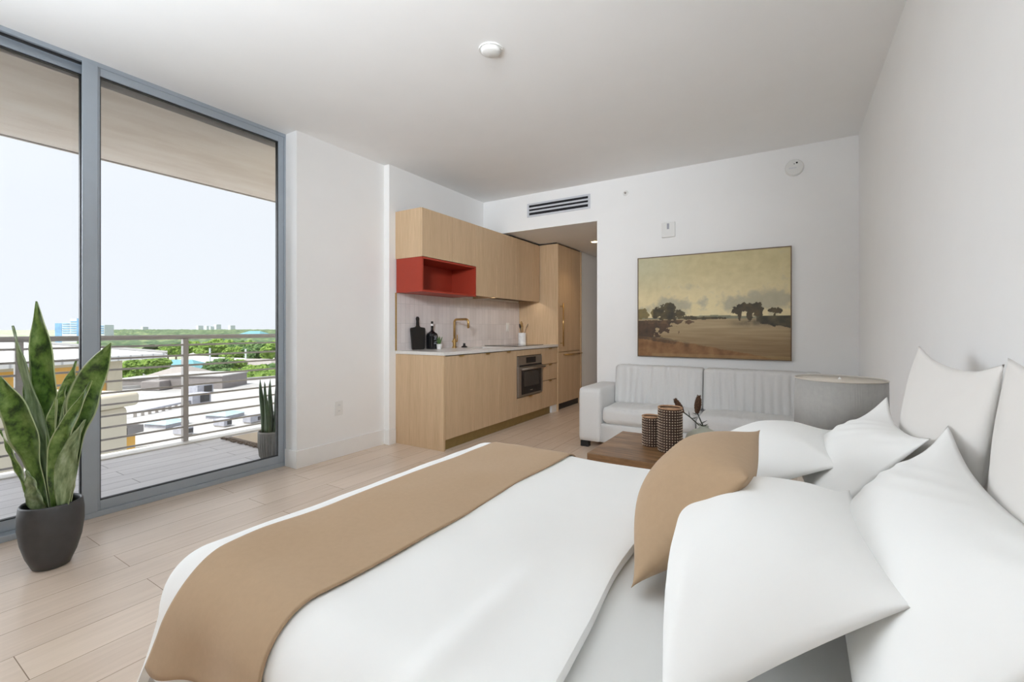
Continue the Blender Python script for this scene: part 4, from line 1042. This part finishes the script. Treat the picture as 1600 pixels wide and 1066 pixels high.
# ================================================================== SNAKE PLANT
PL = Vector((-3.045, .67, 0))
sn = thing('potted_snake_plant', 'tall broad leaved snake plant in a round dark grey pot by the window', 'plant', PL)
build('pot', MB().lathe([(.060, 0), (.067, .004), (.090, .06), (.108, .13), (.117, .20), (.117, .26), (.112, .305), (.107, .312), (.101, .305), (.104, .27), (.102, .25)], 56), 'slate', sn, smooth=True)
build('soil', MB().lathe([(.0001, .275), (.05, .278), (.1035, .268)], 28), 'soil', sn, smooth=True)
Rv = Vector((cos(radians(31.8)), sin(radians(31.8)), 0)); Fv = Vector((-sin(radians(31.8)), cos(radians(31.8)), 0))
def leaf(pts, w, face=0., mat='leaf', cup=.35, tipk=1.0, wpos=.45):
    """pts: list of (r, z, depth) offsets, w max width, face: rotation of blade about its axis"""
    P3 = [PL * 0 + Rv * r + Fv * d + Vector((0, 0, z)) for r, z, d in pts]
    def bez(t):
        m_ = len(P3) - 1; k = min(int(t * m_), m_ - 1); f = t * m_ - k
        a, b_ = P3[k], P3[k + 1]; p_ = P3[k - 1] if k else a * 2 - b_; n_ = P3[k + 2] if k + 2 <= m_ else b_ * 2 - a
        return .5 * ((2 * a) + (b_ - p_) * f + (2 * p_ - 5 * a + 4 * b_ - n_) * f * f + (3 * a - p_ - 3 * b_ + n_) * f ** 3)
    nu, nv = 10, 40; vs = []; uvs = []
    for j in range(nv + 1):
        t = j / nv; p = bez(t); d = (bez(min(1, t + .01)) - bez(max(0, t - .01))).normalized()
        toCam = (-Fv); side = d.cross(toCam).normalized(); nr = side.cross(d).normalized()
        f2 = face + .25 * sin(t * 4 + w * 50)
        s2 = side * cos(f2) + nr * sin(f2); n2 = nr * cos(f2) - side * sin(f2)
        base = .45 + .55 * sst(0, wpos, t); xx = (t - wpos) / (1 - wpos); tip = 1 - .25 * max(0, xx) - .75 * max(0, xx) ** 1.9 if t > wpos else 1
        ww = w * base * max(.004, tip)
        for i in range(nu + 1):
            a = (i / nu) * 2 - 1
            q = p + s2 * (a * ww / 2) - n2 * (cup * ww * .5 * (1 - a * a)) * -1 * .0 + n2 * (abs(a) ** 1.6 * cup * ww * .5)
            q += n2 * .003 * sin(t * 22 + a * 2)
            vs.append(q); uvs.append((i / nu, t + w * 7))
    fs = [(j * (nu + 1) + i, j * (nu + 1) + i + 1, (j + 1) * (nu + 1) + i + 1, (j + 1) * (nu + 1) + i) for j in range(nv) for i in range(nu)]
    me = bpy.data.meshes.new('leaf'); me.from_pydata([tuple(v) for v in vs], [], fs)
    ul = me.uv_layers.new(name='UVMap')
    for lp in me.loops: ul.data[lp.index].uv = uvs[lp.vertex_index]
    for p in me.polygons: p.use_smooth = True
    me.materials.append(M[mat]); o = bpy.data.objects.new('leaf', me); COL.objects.link(o); o.parent = sn
    k = o.modifiers.new('s', 'SOLIDIFY'); k.thickness = .0035; k.offset = 0
    return o
D0 = PL.dot(Fv); R0 = PL.dot(Rv)
def pr_(px, py, d=0.): return ((px - 800) * (D0 + d) / 700 - R0, 1.15 - (py - 513) * (D0 + d) / 700, d)
LV = [
 ([(86, 795), (84, 680), (76, 600), (66, 530), (57, 471)], .04, .150, .1, 'leaf', .5),
 ([(84, 795), (75, 705), (62, 650), (49, 600), (33, 550), (20, 509)], .0, .098, .15, 'leaf_pale', .5),
 ([(78, 800), (62, 735), (50, 690), (33, 650), (14, 615), (1, 589)], -.04, .155, .1, 'leaf', .55),
 ([(52, 795), (36, 745), (17, 705), (0, 672)], -.05, .04, .3, 'leaf', .4),
 ([(66, 802), (61, 778), (53, 755), (41, 735)], -.07, .115, .05, 'leaf_pale', .4),
 ([(104, 795), (120, 690), (133, 640), (143, 600), (160, 563), (173, 536)], .03, .145, -.15, 'leaf', .55),
 ([(88, 798), (89, 745), (96, 700), (108, 665), (127, 630), (143, 595)], -.05, .09, -.1, 'leaf', .5),
 ([(94, 795), (100, 660), (108, 610), (114, 588), (119, 564)], .02, .075, -.1, 'leaf', .5),
 ([(84, 790), (85, 680), (91, 645), (98, 620), (104, 602)], .0, .068, -.05, 'leaf', .5),
 ([(96, 795), (99, 700), (106, 640), (114, 610), (123, 582)], .01, .045, -.4, 'leaf_pale', .5),
 ([(98, 802), (102, 755), (110, 715), (120, 685), (133, 656)], -.065, .088, -.2, 'leaf_pale', .5),
 ([(106, 795), (110, 765), (114, 745), (120, 715)], .03, .035, -.3, 'leaf', .4),
 ([(72, 795), (56, 680), (46, 620), (39, 565)], .06, .07, .2, 'leaf', .5)]
for pts, dep, w_, fc_, mt_, wp in LV:
    n_ = len(pts)
    wp = wp - .10
    leaf([pr_(px, py, dep * (.4 + .6 * k / (n_ - 1))) for k, (px, py) in enumerate(pts)], w_, fc_, mt_, .35, wpos=wp)
